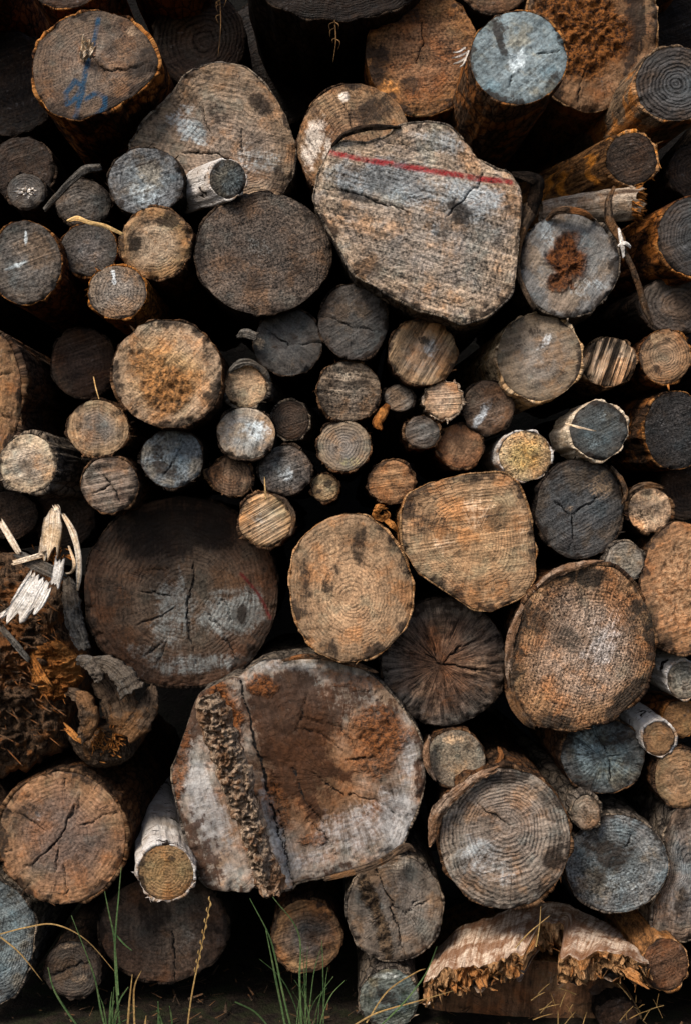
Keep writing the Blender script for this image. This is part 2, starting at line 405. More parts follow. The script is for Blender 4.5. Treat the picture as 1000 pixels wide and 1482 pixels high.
    rs = blobs([(rnd.uniform(-.75, .75) * rx + cx, rnd.uniform(-.75, .75) * ry + cy, R * rnd.uniform(.12, .3), R * rnd.uniform(.1, .22), rnd.uniform(0, 180), rnd.uniform(.3, .8)) for _ in range(3)])
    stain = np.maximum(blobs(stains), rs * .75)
    stain = np.maximum(stain, .8 * sstep(F + .55 * (fbm(ca * 2.2, sa * 2.2, 0, sd + 21, 4)[None] - .5) + .25 * (fbm(U / 9, V / 9, 0, sd + 23, 3) - .5), .9, 1.06))
    light = blobs(lights, .6); rotm = blobs(rots, .35)
    H = 5 * rough * (fbm(U / 38, V / 38, 0, sd + 2, 3) - .5) + 1.6 * rough * (fbm(U / 6, V / 6, 0, sd + 8, 3) - .5)
    H = H - 3 * crack + rotm * (16 * (fbm(U / 10, V / 10, 0, sd + 9, 4) - .5) - 3) + dome * (1 - F ** 2)
    H = H - 1.2 * sstep(F, .975, 1.0) - 4 * sstep(F, .86, 1.) * sstep(fbm(U / 16, V / 16, 0, sd + 25, 4), .6, .68)
    if hfun: H = H + hfun(U, V, F)
    Dp = d + tilt[0] * (U - cx) + tilt[1] * (V - cy)
    org = W3(pc[0], pc[1], d)
    # face lies in real space at its own depth; relief moves it along its normal (the line of the log)
    kk = (DP + Dp) / DP * S
    P = np.stack([(U - CU) * kk, (Dp - H) * S, (CV - V) * kk + CAMZ], -1)
    ring = F * R
    m1 = np.stack([np.clip(cdist, -1, 1), stain, light, pm], -1).reshape(-1, 4); m2 = np.stack([rotm, F, ring, np.ones_like(F)], -1).reshape(-1, 4)
    q = grid_quads(nr + 1, n)
    fme = mesh_from('cut_face', (P - org).reshape(-1, 3), q, None, {'m1': m1, 'm2': m2})
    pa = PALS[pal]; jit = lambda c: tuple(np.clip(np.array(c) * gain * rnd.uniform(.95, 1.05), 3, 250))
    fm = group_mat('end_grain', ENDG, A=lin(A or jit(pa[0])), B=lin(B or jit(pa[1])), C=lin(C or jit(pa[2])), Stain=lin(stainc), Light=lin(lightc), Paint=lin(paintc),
                   Rot1=lin(rotc[0]), Rot2=lin(rotc[1]), Blotch=blotch, RingW=ringw * rnd.uniform(.95, 1.3), RingS=rings * rnd.uniform(.6, 1.3), KerfAng=math.radians(kerf[0]), KerfS=kerf[1] * rnd.uniform(.6, 1.25), Spec=spec * rnd.uniform(.25, 1.15), Streak=streak * rnd.uniform(.7, 1.9), Grain=rnd.uniform(.55, 1.25), KerfW=rnd.uniform(3.4, 8.5), Bump=bump, Seed=float(i))
    root = thing(name, label, cat, Vector(org), group)
    fo = part('cut_face', fme, fm, root)
    if facelabel: fo['label'] = facelabel
    # --- bark: a sleeve from the lip round the cut back along the log
    e = P[-1]                                     # rim points, n x 3
    tang = np.roll(e, -1, 0) - np.roll(e, 1, 0); nrm = np.stack([-tang[:, 2], 0 * tang[:, 0], tang[:, 0]], -1)
    nrm /= np.linalg.norm(nrm, axis=1)[:, None] + 1e-9
    nrm *= np.sign(np.sum(nrm * (e - org) * np.array([1, 0, 1]), 1))[:, None]
    st = np.concatenate([STN[STN < L - 30], [L]])
    lipn = lip * 2.4 * (fbm(ca * 4, sa * 4, 0, sd + 13, 4) - .52) + 2.2 * (fbm(ca * R / 3.5, sa * R / 3.5, 0, sd + 14, 2) - .5)
    thick = bt * (.1 + 1.1 * sstep(fbm(ca * 2.6, sa * 2.6, 3, sd + 15, 4), .36, .68))
    cen = e.mean(0)
    rows = [e + np.array([0, 2.5 * S, 0]) - nrm * .8 * S, e + nrm * .25 * thick[:, None] * S + np.array([0, -1, 0]) * (lipn[:, None] + .5) * S]
    g = [np.zeros(n), -lipn]; rim = [np.ones(n), np.ones(n)]
    for t in st:
        tl = t - lipn * np.clip(1 - t / 30, 0, 1) * .8
        rr = thick + (3.2 + bt * .8) * (fbm(ca * R / 9, sa * R / 9, t / 26, sd + 16, 4) - .5) * min(1, .4 + t / 25) + (R * .05) * (fbm(ca * 1.4, sa * 1.4, t / 160, sd + 17, 2) - .5) * min(1, t / 60)
        rr = rr - taper * R * t / L
        pt = e + nrm * rr[:, None] * S + np.stack([ax[0] * tl, tl, -ax[1] * tl], -1) * S
        rows.append(pt); g.append(tl); rim.append(np.full(n, 1. if t < 2 else (.5 if t < 5 else 0.)))
    BP = np.stack(rows, 0); nb_ = len(rows)
    gv = np.stack([np.broadcast_to(ca * R, (nb_, n)), np.broadcast_to(sa * R, (nb_, n)), np.array(g)], -1)
    sp = Soup(); q = grid_quads(nb_, n, flip=False)
    sp.add(BP, q, None, gv)
    backc = BP[-1].mean(0); sp.add(np.vstack([BP[-1], backc[None]]), None, np.stack([np.arange(n), (np.arange(n) + 1) % n, np.full(n, n)], -1), np.vstack([gv[-1], gv[-1][:1]]))
    rimv = [np.array(rim).ravel(), np.zeros(n + 1)]
    for k in range(shag):
        j = rnd.randrange(n); base = BP[1][j] * .5 + BP[2][j] * .5
        tg = tang[j] / (np.linalg.norm(tang[j]) + 1e-9); le = rnd.uniform(4, 11) * S; wd = rnd.uniform(.8, 2.) * S
        dirv = tg * rnd.uniform(-1, 1) + nrm[j] * rnd.uniform(.0, .75) + np.array([0, rnd.uniform(-.9, .1), 0]); dirv /= np.linalg.norm(dirv) + 1e-9
        bend = nrm[j] * rnd.uniform(-.4, .4) * le; sdv = np.cross(dirv, nrm[j]); sdv /= np.linalg.norm(sdv) + 1e-9
        vs = []
        for f_, w_ in ((-.25, 1), (.35, .9), (.7, .6), (1, .1)):
            c0 = base + dirv * le * f_ + bend * f_ * f_
            vs += [c0 - sdv * wd * w_, c0 + sdv * wd * w_ * rnd.uniform(.6, 1)]
        gg = np.array([[0, j, x * 4] for x in range(4) for _ in (0, 1)], float)
        sp.add(vs, [[0, 1, 3, 2], [2, 3, 5, 4], [4, 5, 7, 6]], None, gg); rimv.append(np.full(8, .6))
    bme = sp.mesh('bark', org)
    rv = np.concatenate(rimv).astype(np.float32); at = bme.attributes.new('m1', 'FLOAT_COLOR', 'POINT')
    at.data.foreach_set('color', np.stack([rv, rv, rv, np.ones_like(rv)], -1).ravel())
    part('bark', bme, bark_mat(bark, i, **bkw), root)
    return root

# ---------------------------------------------------------------- ground and an added dark backing behind the stack
def ground():
    sp = Soup()
    gx = np.concatenate([np.linspace(-60, -4, 20), np.linspace(-3.6, 3.6, 90), np.linspace(4, 60, 20)])
    gy = np.concatenate([np.linspace(-60, -4, 20), np.linspace(-3.6, 3.6, 90), np.linspace(4, 60, 20)])
    X, Y = np.meshgrid(gx, gy); Z = .05 * (fbm(X * 2, Y * 2, 0, 3, 4) - .5)
    sp.add(np.stack([X, Y, Z], -1), grid_quads(len(gy), len(gx), False), None, np.stack([X, Y, Z], -1) / S)
    o = part('ground', sp.mesh('ground', (0, 0, 0)), group_mat('soil', BARKG, C1=lin((20, 17, 14)), C2=lin((40, 33, 26)), C3=lin((34, 36, 22)), Rim=K, Patch=.8, Fine=30., Long=30.), None)
    o['kind'] = 'structure'
    # added dark bank that keeps sky light out of the gaps
    sp = Soup(); gx = np.linspace(-14, 14, 90); t = np.linspace(0, 1, 40)
    X, T = np.meshgrid(gx, t); Z = -.1 + 4.2 * T; Y = 1.35 + .5 * T + .25 * (fbm(X * .8, T * 4, 0, 9, 4) - .5)
    sp.add(np.stack([X, Y, Z], -1), grid_quads(40, 90, False), None, np.stack([X, Y, Z], -1) / S)
    T2 = np.linspace(0, 1, 12); X, T = np.meshgrid(gx, T2)
    Y2 = 1.85 + 14 * T + .25 * (fbm(X * .8, 4. + 0 * T, 0, 9, 4) - .5)
    sp.add(np.stack([X, Y2, 4.1 + .4 * T], -1), grid_quads(12, 90, False), None, np.stack([X, Y2, T], -1) / S)
    o = part('dark_backing', sp.mesh('dark_backing', (0, 0, 0)), group_mat('backing_dark', BARKG, C1=lin((8, 7, 6)), C2=lin((17, 14, 12)), C3=lin((14, 14, 10)), Rim=K, Patch=.6, Fine=40., Long=40.), None)
    o['kind'] = 'structure'
ground()

# ---------------------------------------------------------------- the logs, roughly from the top of the stack down
# top rows; low gain puts the top edge's shade into the log colours
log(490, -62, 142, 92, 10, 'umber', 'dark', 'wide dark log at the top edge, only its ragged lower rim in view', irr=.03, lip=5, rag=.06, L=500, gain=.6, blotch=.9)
log(392, 92, 92, 92, 330, 'umber', 'dark', 'near-black log added to fill the dark gap under the wide top log', gain=.55)  # added filler; its dark colours stand in for the gap's shade
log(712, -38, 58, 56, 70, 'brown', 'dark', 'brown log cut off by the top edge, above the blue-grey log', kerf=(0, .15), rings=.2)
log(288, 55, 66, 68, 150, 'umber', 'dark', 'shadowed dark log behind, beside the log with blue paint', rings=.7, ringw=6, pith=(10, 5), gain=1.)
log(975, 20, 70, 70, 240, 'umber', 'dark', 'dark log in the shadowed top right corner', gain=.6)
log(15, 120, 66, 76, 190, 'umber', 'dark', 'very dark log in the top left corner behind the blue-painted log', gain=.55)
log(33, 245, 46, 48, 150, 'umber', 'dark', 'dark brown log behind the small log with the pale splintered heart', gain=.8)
log(138, 95, 92, 80, -10, 'brown', 'orange', 'big brown log with blue paint scrawl and a torn knot', irr=.012, poly=[(47, 95), (58, 56), (92, 26), (140, 14), (186, 25), (216, 55), (230, 88), (222, 112), (196, 136), (154, 160), (108, 174), (72, 162), (53, 132)], A=(104, 90, 78), B=(84, 68, 54), kerf=(30, .1), rings=.25, spec=.6,
    tilt=(.06, -.2), stains=((215, 90, 22, 40, 60, .8), (90, 165, 35, 20, 20, .6)), lights=((190, 45, 14, 10, 0, .7),), lightc=(150, 128, 104),
    cracks=(((130, 75), (150, 103), (185, 100), (212, 90), 1.5),), rots=((128, 72, 13, 13, 0, .9),), paintc=(14, 54, 78),
    paint=(((143, 28), (138, 55), (127, 92), (122, 120), (112, 140), (98, 150), (96, 135), (110, 118), (122, 128), (114, 150), (110, 168), 3.),
           ((126, 142), (140, 134), (153, 140), (152, 156), (140, 166), 3.2)), bt=5, bkw=dict(Patch=.9), taper=.02)
log(610, 75, 82, 92, 55, 'rust', 'orange', 'brown log behind, upper one between the grey split trunk and blue-grey log', A=(124, 90, 64), B=(116, 80, 48), kerf=(5, .3), stains=((545, 100, 18, 40, 10, .9), (580, 20, 40, 18, 0, .6)),
    lights=((548, 92, 16, 10, 20, .9), (560, 125, 26, 14, 40, .7)), lightc=(168, 112, 58), cracks=(((610, 30), (612, 60), (600, 90), 1.6),), irr=.05)
log(857, 40, 96, 119, 60, 'rust', 'tan', 'large log with a crumbling orange brown rotten heart at top right', A=(110, 80, 54), B=(132, 100, 72), kerf=(90, .1), rings=.1, streak=.3,
    rots=((850, 40, 68, 78, 20, 1.), (800, 20, 30, 40, 0, .9)), rotc=((40, 22, 12), (150, 92, 42)), stains=((915, 40, 18, 70, 5, 1.), (800, 110, 30, 20, 30, .5)), rough=1.6, spec=.6,
    cracks=(((836, 165), (838, 130), (846, 100), 2.2),), L=420)
log(512, 207, 82, 86, 45, 'brown', 'brown', 'brown log with chalky white streaks behind the red-lined slab', A=(120, 92, 68), B=(124, 98, 72), kerf=(-60, .3), stains=((540, 160, 40, 22, -20, .7),),
    lights=((455, 205, 16, 45, 12, 1.), (498, 140, 10, 9, 0, 1.), (475, 215, 8, 30, 8, .8)), lightc=(196, 184, 170), cracks=(((500, 148), (505, 175), (508, 190), 1.5),))
log(310, 190, 110, 105, 40, 'grey', 'grey', 'large pale grey uneven log with tan right side behind the birch stub',
    poly=[(186, 214), (213, 172), (248, 137), (272, 104), (312, 88), (355, 95), (386, 125), (414, 168), (428, 215), (421, 260), (402, 290), (330, 305), (265, 290), (222, 262)],
    irr=.02, A=(140, 122, 106), B=(128, 106, 84), kerf=(-10, .25), rings=.25, streak=.5, pith=(20, 40), spec=.4, stains=((375, 150, 26, 18, 30, .7), (300, 110, 18, 8, 0, .6), (405, 260, 16, 26, 0, .6)),
    lights=((280, 190, 38, 18, 35, .9), (262, 165, 30, 14, -40, .6), (370, 230, 40, 30, 0, .5)), lightc=(150, 160, 162), cracks=(((265, 222), (305, 220), (345, 236), 1.8), ((290, 150), (306, 195), 1.3), ((352, 190), (355, 240), 1.2)), bt=3)
log(750, 83, 70, 67, -90, 'steel', 'orange', 'blue-grey round log end jutting forward, its brown side showing below', A=(116, 127, 130), B=(100, 110, 112), C=(76, 80, 80), kerf=(42, .22), rings=.08, spec=.3, streak=.1, tilt=(.05, -.22),
    stains=((722, 55, 7, 45, -18, .8),), lights=((748, 90, 14, 22, 20, .9),), lightc=(176, 184, 186), cracks=(((778, 78), (795, 76), (817, 74), 1.8), ((738, 125), (742, 110), 1.3)), bt=3, lip=1.5, irr=.015, bkw=dict(Patch=.6, C1=lin((50, 36, 26)), C2=lin((96, 72, 52))), ax=(-.06, .02))
log(978, 121, 58, 54, -10, 'dark', 'tan', 'dark ringed log at right edge with tan side running back left', rings=.7, ringw=4.5, gain=.9, A=(66, 66, 66), ax=(-.26, .12), tilt=(-.2, -.05), stains=(), irr=.015, L=420, lip=1, bkw=dict(C1=lin((50, 42, 36)), C2=lin((120, 98, 76)), Patch=.9))
log(914, 229, 37, 37, 20, 'umber', 'tan', 'small dark log under the right edge ringed log, its bark broken orange', rings=.5, ringw=4, ax=(-.7, .14), L=210, gain=.85, rag=.05, lip=3, tilt=(-.2, 0), bt=5, shag=12, bkw=dict(C1=lin((40, 26, 17)), C2=lin((120, 84, 50)), C3=lin((196, 124, 46)), Patch=1.))
log(1002, 248, 36, 38, 70, 'umber', 'dark', 'dark log half out of frame above the orange-sided right edge log', rings=.5, ringw=4)
log(1002, 342, 50, 56, -10, 'dark', 'orange', 'dark right edge log with an orange left flank', rings=.45, ringw=4, ax=(-.25, .0), tilt=(-.15, 0), A=(64, 64, 64), bkw=dict(Patch=.9))
log(978, 440, 54, 42, 40, 'dark', 'dark', 'grey-brown right edge log below the orange-sided one', rings=.4, ringw=5, A=(88, 80, 74), B=(76, 66, 58), irr=.06, ax=(-.15, 0), kerf=(30, .2))
log(610, 320, 145, 140, -50, 'grey', 'grey', 'huge irregular grey slab log with a red paint line across it',
    poly=[(478, 214), (497, 204), (530, 208), (562, 196), (580, 181), (620, 176), (652, 183), (672, 204), (690, 228), (708, 242), (738, 251), (752, 272), (756, 300), (750, 345), (747, 392), (738, 428), (704, 458), (668, 468), (640, 456), (600, 444), (545, 416), (512, 396), (492, 360), (468, 316), (453, 286), (462, 250)],
    irr=.006, A=(132, 120, 108), B=(144, 124, 104), C=(90, 87, 86), kerf=(-16, .42), rings=.45, ringw=7, pith=(25, 5), spec=.5, streak=.16, blotch=.5, tilt=(.03, -.04), paintc=(132, 28, 32),
    paint=(((478, 221), (530, 232), (580, 240), (640, 250), (690, 258), (738, 264), 3.3),),
    stains=((665, 310, 22, 20, 40, .9), (640, 335, 14, 26, 20, .5), (740, 300, 12, 22, 0, .5), (520, 285, 50, 7, 15, .6)),
    lights=((560, 262, 105, 34, 10, 1.), (680, 290, 66, 34, 14, .9), (640, 205, 50, 22, 20, .7), (628, 330, 10, 12, 0, .9)), lightc=(112, 120, 124),
    cracks=(((458, 270), (500, 276), (545, 290), (590, 308), 2.6), ((648, 310), (690, 270), (702, 245), 1.5), ((560, 205), (600, 215), (650, 215), 1.2)), L=520, bt=3)
log(823, 382, 72, 76, -25, 'grey', 'grey', 'grey log with a brown rotted heart and loose bark flaps', A=(128, 126, 122), B=(110, 106, 102), kerf=(58, .35), rings=.15, streak=.35, irr=.05, rots=((822, 372, 30, 34, 0, 1.), (812, 405, 20, 18, 0, .9)), rotc=((46, 24, 14), (118, 70, 36)),
    lights=((790, 330, 14, 30, -20, .6), (850, 420, 30, 20, 0, .5)), lightc=(150, 160, 164), tilt=(.02, -.05), lip=4, bt=5, shag=14)
# left, upper
log(38, 277, 28, 26, 30, 'dark', 'dark', 'small dark log with a white splintered heart', rings=.4, ringw=3.5, kerf=(30, .2), A=(84, 80, 76), B=(70, 64, 58), lip=1.5)
log(121, 293, 40, 34, 25, 'dark', 'dark', 'dark grey log under a curved bark sheet, upper left', A=(84, 78, 72), B=(66, 58, 50), spec=.55, shag=10, lip=4)
log(212, 262, 54, 50, 0, 'steel', 'dark', 'round blue-grey speckled log left of the birch stub', A=(108, 114, 116), B=(86, 86, 86), spec=.7, rings=.15, shag=16, lip=3, stains=((215, 235, 30, 14, 0, .5),), lights=((212, 280, 26, 20, 0, .6),), lightc=(150, 160, 164), tilt=(0, -.02))
log(330, 259, 26, 28, -20, 'dark', 'birch', 'short white birch stub with a teal-dark cut, in front of the pale grey log', A=(86, 92, 92), B=(60, 60, 58), streak=.7, ax=(-.85, -.04), L=80, irr=.06, lip=1, tilt=(-.25, 0), name='log', bkw=dict(Patch=.4))
log(129, 361, 42, 38, 5, 'dark', 'orange', 'dark grey log just left of the bright tan one, straw on its top', A=(92, 86, 82), B=(62, 56, 50), kerf=(15, .2), spec=.55, ax=(.05, .05), lip=1.5, bkw=dict(Patch=.5))
log(226, 352, 52, 52, -20, 'tan', 'brown', 'bright tan log with black mould on its upper left', A=(172, 148, 122), B=(156, 120, 82), kerf=(0, .1), rings=.3, spec=.6, stains=((196, 352, 14, 18, 0, 1.), (245, 320, 22, 12, 10, .9), (265, 372, 10, 18, 0, .5), (215, 318, 18, 9, 0, .5)), ax=(.06, .04), lip=1.5, shag=4)
log(37, 380, 53, 60, -30, 'dark', 'orange', 'grey-brown log at left edge with pale cross scratch and brown underside', A=(100, 94, 88), B=(78, 70, 62), rings=.35, ringw=6, spec=.6, lights=((38, 345, 4, 14, 0, .9), (22, 385, 22, 4, -20, .9)), lightc=(176, 184, 186), lip=1.2, tilt=(0, -.06), bkw=dict(C2=lin((104, 66, 36))))
log(170, 423, 42, 39, -40, 'grey', 'orange', 'small grey log with a bright orange strip of bark underneath', A=(122, 112, 102), B=(100, 86, 72), spec=.6, kerf=(0, .15), lights=((165, 402, 4, 16, -8, .9),), lightc=(190, 196, 198), lip=1, tilt=(0, -.12), shag=8, bkw=dict(C2=lin((180, 112, 44)), Patch=.9))
log(380, 366, 97, 88, -15, 'dark', 'dark', 'large round dark brown log left of the red-lined slab', A=(78, 68, 60), B=(84, 72, 62), C=(52, 45, 40), rings=.45, ringw=6.5, spec=.65, pith=(-2, -8), tilt=(-.02, -.1), lights=((375, 358, 26, 18, 0, .35),), lightc=(120, 126, 126), irr=.02, lip=2)
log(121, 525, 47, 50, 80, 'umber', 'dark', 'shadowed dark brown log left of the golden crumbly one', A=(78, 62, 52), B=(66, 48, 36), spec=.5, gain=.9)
log(243, 541, 80, 78, -40, 'tan', 'brown', 'large tan log with a golden crumbly centre', A=(166, 132, 92), B=(160, 134, 108), kerf=(45, .25), rings=.1, spec=.9, stains=((200, 520, 30, 26, 0, .4),), rots=((240, 560, 44, 40, 20, .75), (215, 520, 30, 22, 0, .55)), rotc=((74, 44, 22), (198, 136, 78)), lip=2, shag=8, tilt=(0, .05), rough=1.3)
log(-22, 570, 52, 100, -20, 'brown', 'brown', 'tall tan half log cut off by the left edge', A=(150, 112, 76), B=(122, 90, 62), kerf=(85, .25), rings=.3, ringw=7, bt=9, lip=4, bkw=dict(C2=lin((92, 72, 58))), cracks=(((0, 545), (22, 540), 1.6), ((5, 600), (28, 606), 1.3)))
# middle
log(511, 466, 49, 54, -5, 'dark', 'dark', 'dark charcoal log with a bent crack, under the red-lined slab', A=(72, 69, 66), B=(62, 57, 53), kerf=(32, .45), spec=.3, rings=.1, cracks=(((465, 457), (485, 461), (503, 472), (530, 474), (557, 480), 2.),), lip=1.2)
log(417, 495, 49, 47, 0, 'dark', 'dark', 'dark charcoal log with two cracks, left of its bent-crack twin', A=(68, 66, 64), B=(58, 54, 50), kerf=(-42, .35), spec=.35, rings=.1, cracks=(((382, 476), (400, 488), (418, 500), 2.), ((437, 498), (465, 493), 2.3)), lights=((378, 500, 10, 10, 0, .7),), lightc=(150, 132, 112), lip=1.2)
log(612, 510, 49, 48, 0, 'tan', 'brown', 'grey-tan log with steep diagonal saw lines, beneath the red-lined slab', A=(142, 126, 110), B=(132, 108, 82), kerf=(60, .55), rings=.1, spec=.3, lights=((622, 505, 14, 14, 0, .6),), lightc=(170, 174, 176), lip=2.5, shag=6)
log(505, 566, 46, 43, 0, 'grey', 'brown', 'grey-brown log with rough horizontal saw lines near the middle', A=(120, 106, 92), B=(104, 88, 72), kerf=(-6, .6), spec=.5, rings=.1, lights=((490, 570, 25, 10, 0, .5), (505, 545, 20, 10, 0, .5)), lightc=(168, 150, 128), lip=3, shag=12, rough=1.5, stains=((520, 555, 20, 8, 0, .6),))
log(356, 559, 31, 31, 0, 'pale', 'grey', 'small bright tan log right of the golden crumbly one', A=(206, 172, 136), B=(190, 150, 112), kerf=(14, .35), rings=.05, rag=.1, ax=(.08, 0), lip=5, shag=12, bt=6, stains=((335, 545, 10, 12, 0, .5),))
log(421, 608, 27, 29, 30, 'umber', 'grey', 'small dark brown log with grey bark on its right', A=(76, 62, 52), B=(66, 52, 42), rings=.3, ringw=3.5, lip=2, ax=(.1, 0))
log(356, 627, 42, 37, -10, 'steel', 'dark', 'pale blue-grey log with a brown top, touching the bright tan one', A=(160, 160, 156), B=(150, 134, 116), kerf=(75, .2), spec=.35, streak=.4, lights=((370, 622, 24, 16, 0, .8),), lightc=(186, 196, 200), stains=((372, 650, 4, 14, 10, .6), (335, 600, 16, 7, -30, .4)), lip=2.5, irr=.04, rings=.1)
log(413, 681, 38, 36, 5, 'dark', 'dark', 'dark grey log with a pale centre, right of the almond-shaped one', A=(92, 88, 84), B=(84, 74, 66), spec=.6, rings=.25, ringw=3.5, lights=((415, 688, 12, 12, 0, .7),), lightc=(160, 166, 168), lip=3, bt=4)
log(331, 688, 35, 30, 10, 'brown', 'brown', 'brown almond-shaped log tapering to a point on its left', poly=[(296, 682), (310, 672), (328, 659), (348, 661), (363, 676), (365, 700), (350, 717), (328, 718), (310, 705)], A=(108, 86, 68), B=(96, 74, 56), kerf=(85, .4), lip=4, shag=8, stains=((352, 670, 14, 8, 0, .6),))
log(498, 645, 39, 37, 0, 'grey', 'brown', 'grey ringed log below the rough horizontal-lined one', A=(118, 110, 102), B=(114, 98, 80), rings=.35, ringw=4, kerf=(5, .15), lights=((505, 668, 24, 8, 0, .5),), lightc=(150, 140, 90), lip=4, shag=10)
log(384, 752, 39, 39, -15, 'pale', 'brown', 'tan log with diagonal saw lines and curling bark on the right', A=(176, 152, 124), B=(166, 132, 96), kerf=(30, .55), rings=.05, lights=((375, 750, 14, 10, 0, .5),), lightc=(170, 172, 170), lip=3, shag=6, bt=5)
log(470, 706, 20, 20, 15, 'tan', 'brown', 'tiny mottled tan log below the grey ringed one', A=(150, 126, 96), B=(120, 96, 68), stains=((475, 700, 7, 7, 0, .9), (462, 712, 6, 5, 0, .8)), lip=2)
log(577, 576, 22, 19, 15, 'dark', 'dark', 'small slanted dark grey log beside the stubby broken branch', A=(98, 90, 82), B=(84, 76, 68), kerf=(30, .5), rot=.3, lip=1.5, ax=(-.06, .25))
log(641, 579, 28, 27, 5, 'tan', 'pale', 'small pinkish tan log with a ragged star-like edge', A=(182, 152, 126), B=(168, 134, 104), kerf=(3, .45), rag=.3, lip=4, shag=8, rings=.1)
log(611, 626, 25, 24, 10, 'dark', 'brown', 'small dark-faced log with a pale bark ring, below the ragged one', A=(104, 98, 92), B=(84, 72, 62), lip=3, shag=8, bt=4, spec=.3)
log(566, 697, 33, 31, 10, 'tan', 'brown', 'small tan log just above the yellow curled stub', A=(160, 124, 90), B=(150, 110, 76), kerf=(8, .4), rings=.1, lip=3, bt=4)
log(666, 646, 33, 32, 25, 'brown', 'brown', 'plain reddish brown small log, above the big golden tan log', A=(124, 94, 70), B=(122, 84, 56), rings=.2, lip=1.5, kerf=(60, .2))
log(706, 590, 37, 39, 15, 'brown', 'dark', 'grey-brown log with a pale slanted patch, centre right', A=(106, 88, 74), B=(90, 72, 58), rings=.35, ringw=6, lights=((697, 600, 9, 26, 32, .9),), lightc=(176, 182, 186), lip=2, spec=.3)
log(780, 516, 61, 63, -15, 'grey', 'tan', 'round grey-tan log with a bright cream bark rim on its left', A=(122, 112, 102), B=(112, 96, 78), kerf=(15, .2), spec=.6, rings=.15, lights=((790, 492, 18, 7, -50, .6),), lightc=(186, 190, 192), ax=(-.1, .02), lip=.5, tilt=(-.16, 0), irr=.02, bt=5, bkw=dict(C2=lin((214, 186, 150)), C3=lin((196, 150, 92))))  # cream bark colour also holds the light on the left rim
log(881, 523, 40, 35, 10, 'tan', 'brown', 'oval log with bold dark upright saw stripes', A=(160, 138, 116), B=(140, 116, 92), C=(60, 46, 38), kerf=(72, 2.2), rings=.0, spec=.25, streak=.0, irr=.05, rot=-.25, lip=1.5, bkw=dict(C2=lin((150, 122, 92))))
log(962, 516, 37, 39, 5, 'brown', 'orange', 'brown ringed log at right of the upright-striped one', A=(134, 108, 84), B=(120, 92, 66), rings=.4, ringw=4, lights=((950, 488, 20, 9, 0, .6),), lightc=(186, 156, 120), lip=2.5, shag=10)
log(760, 660, 38, 36, 5, 'tan', 'birch', 'yellow-tan rough log with thin pale bark, right of centre', A=(172, 146, 96), B=(164, 138, 104), spec=.8, rings=.05, stains=((765, 660, 24, 14, 0, .4),), lip=2.5, shag=6, ax=(-.06, 0), rough=1.4)
log(866, 622, 44, 47, -30, 'dark', 'pale', 'dark slate angular log with a left side painted pale as if lit', poly=[(823, 620), (836, 595), (860, 578), (885, 585), (905, 603), (910, 625), (898, 650), (875, 667), (850, 662), (830, 645)], irr=.01, A=(72, 76, 76), B=(62, 62, 60), kerf=(28, .4), spec=.35, rings=.05, lights=((870, 600, 10, 12, 30, .4), (858, 640, 14, 12, 0, .4)), lightc=(130, 142, 146), ax=(-.14, .02), tilt=(-.25, 0), lip=.8, L=85, bkw=dict(C1=lin((176, 152, 124)), C2=lin((226, 208, 182)), Patch=.2))  # sunlight on the left flank is put into the pale bark colours
log(978, 623, 46, 57, 10, 'black', 'orange', 'black log at right edge with an orange fleck of bark on its rim', A=(46, 44, 43), B=(38, 35, 33), spec=.7, lip=2, ax=(-.15, 0), rings=.25, bkw=dict(C1=lin((34, 24, 18)), C2=lin((70, 50, 34)), Patch=.5))
# left middle
log(142, 620, 44, 41, -10, 'tan', 'brown', 'tan-grey finely ringed log with shaggy bark, left of centre', A=(124, 114, 104), B=(142, 116, 88), rings=.35, ringw=4, kerf=(88, .25), spec=.3, lip=4, shag=16, bt=5, lights=((112, 622, 6, 22, 10, .5), (172, 615, 6, 26, 0, .5)), lightc=(180, 150, 116), ax=(.12, 0))
log(41, 671, 42, 42, -20, 'pale', 'grey', 'pale speckled log at left edge with rough bark behind', A=(176, 158, 138), B=(184, 162, 134), rings=.25, ringw=5, spec=.7, lip=2.5, ax=(.28, .05), bt=6, shag=8, stains=((40, 675, 18, 12, 0, .5),), tilt=(.1, 0))
log(159, 702, 41, 41, -15, 'grey', 'brown', 'grey-brown log with crackled horizontal grain under the ringed one', A=(130, 114, 100), B=(114, 98, 84), C=(64, 50, 42), kerf=(12, .7), spec=.3, rings=.1, lip=2, star=3, blotch=.8)
log(249, 663, 46, 42, 0, 'steel', 'dark', 'blue-grey log with dark checks and rusty flecks, under the golden one', A=(100, 108, 112), B=(92, 96, 98), kerf=(0, .1), streak=.4, stains=((240, 678, 24, 14, 30, .8), (228, 655, 12, 14, 0, .7)), cracks=(((236, 692), (248, 672), (262, 648), 1.5), ((240, 670), (225, 655), 1.3)), lip=4, bt=4, shag=10, irr=.05)
log(838, 737, 63, 72, 0, 'dark', 'dark', 'large dark grey log with a three-way crack, lower right of centre', A=(74, 74, 74), B=(66, 64, 62), kerf=(30, .25), spec=.35, streak=.2, pith=(-12, 5), cracks=(((828, 745), (845, 732), (888, 705), 1.5), ((828, 748), (829, 775), (824, 800), 1.6), ((826, 745), (800, 725), 1.3)), lights=((868, 700, 24, 26, 30, .6), (824, 735, 8, 6, 0, .5)), lightc=(150, 122, 92), lip=3, bt=4, shag=10)
log(940, 738, 32, 32, 5, 'pale', 'brown', 'small bright tan pitted log with dark bark cap, right side', A=(196, 164, 132), B=(184, 150, 118), spec=.9, rings=.05, stains=((935, 712, 14, 8, 0, .7),), lip=4, shag=6, rough=1.8, bt=5, bkw=dict(C2=lin((60, 44, 34))))
log(992, 708, 36, 42, 60, 'umber', 'dark', 'shadowed dark log at right edge behind the pitted tan one', gain=.8)
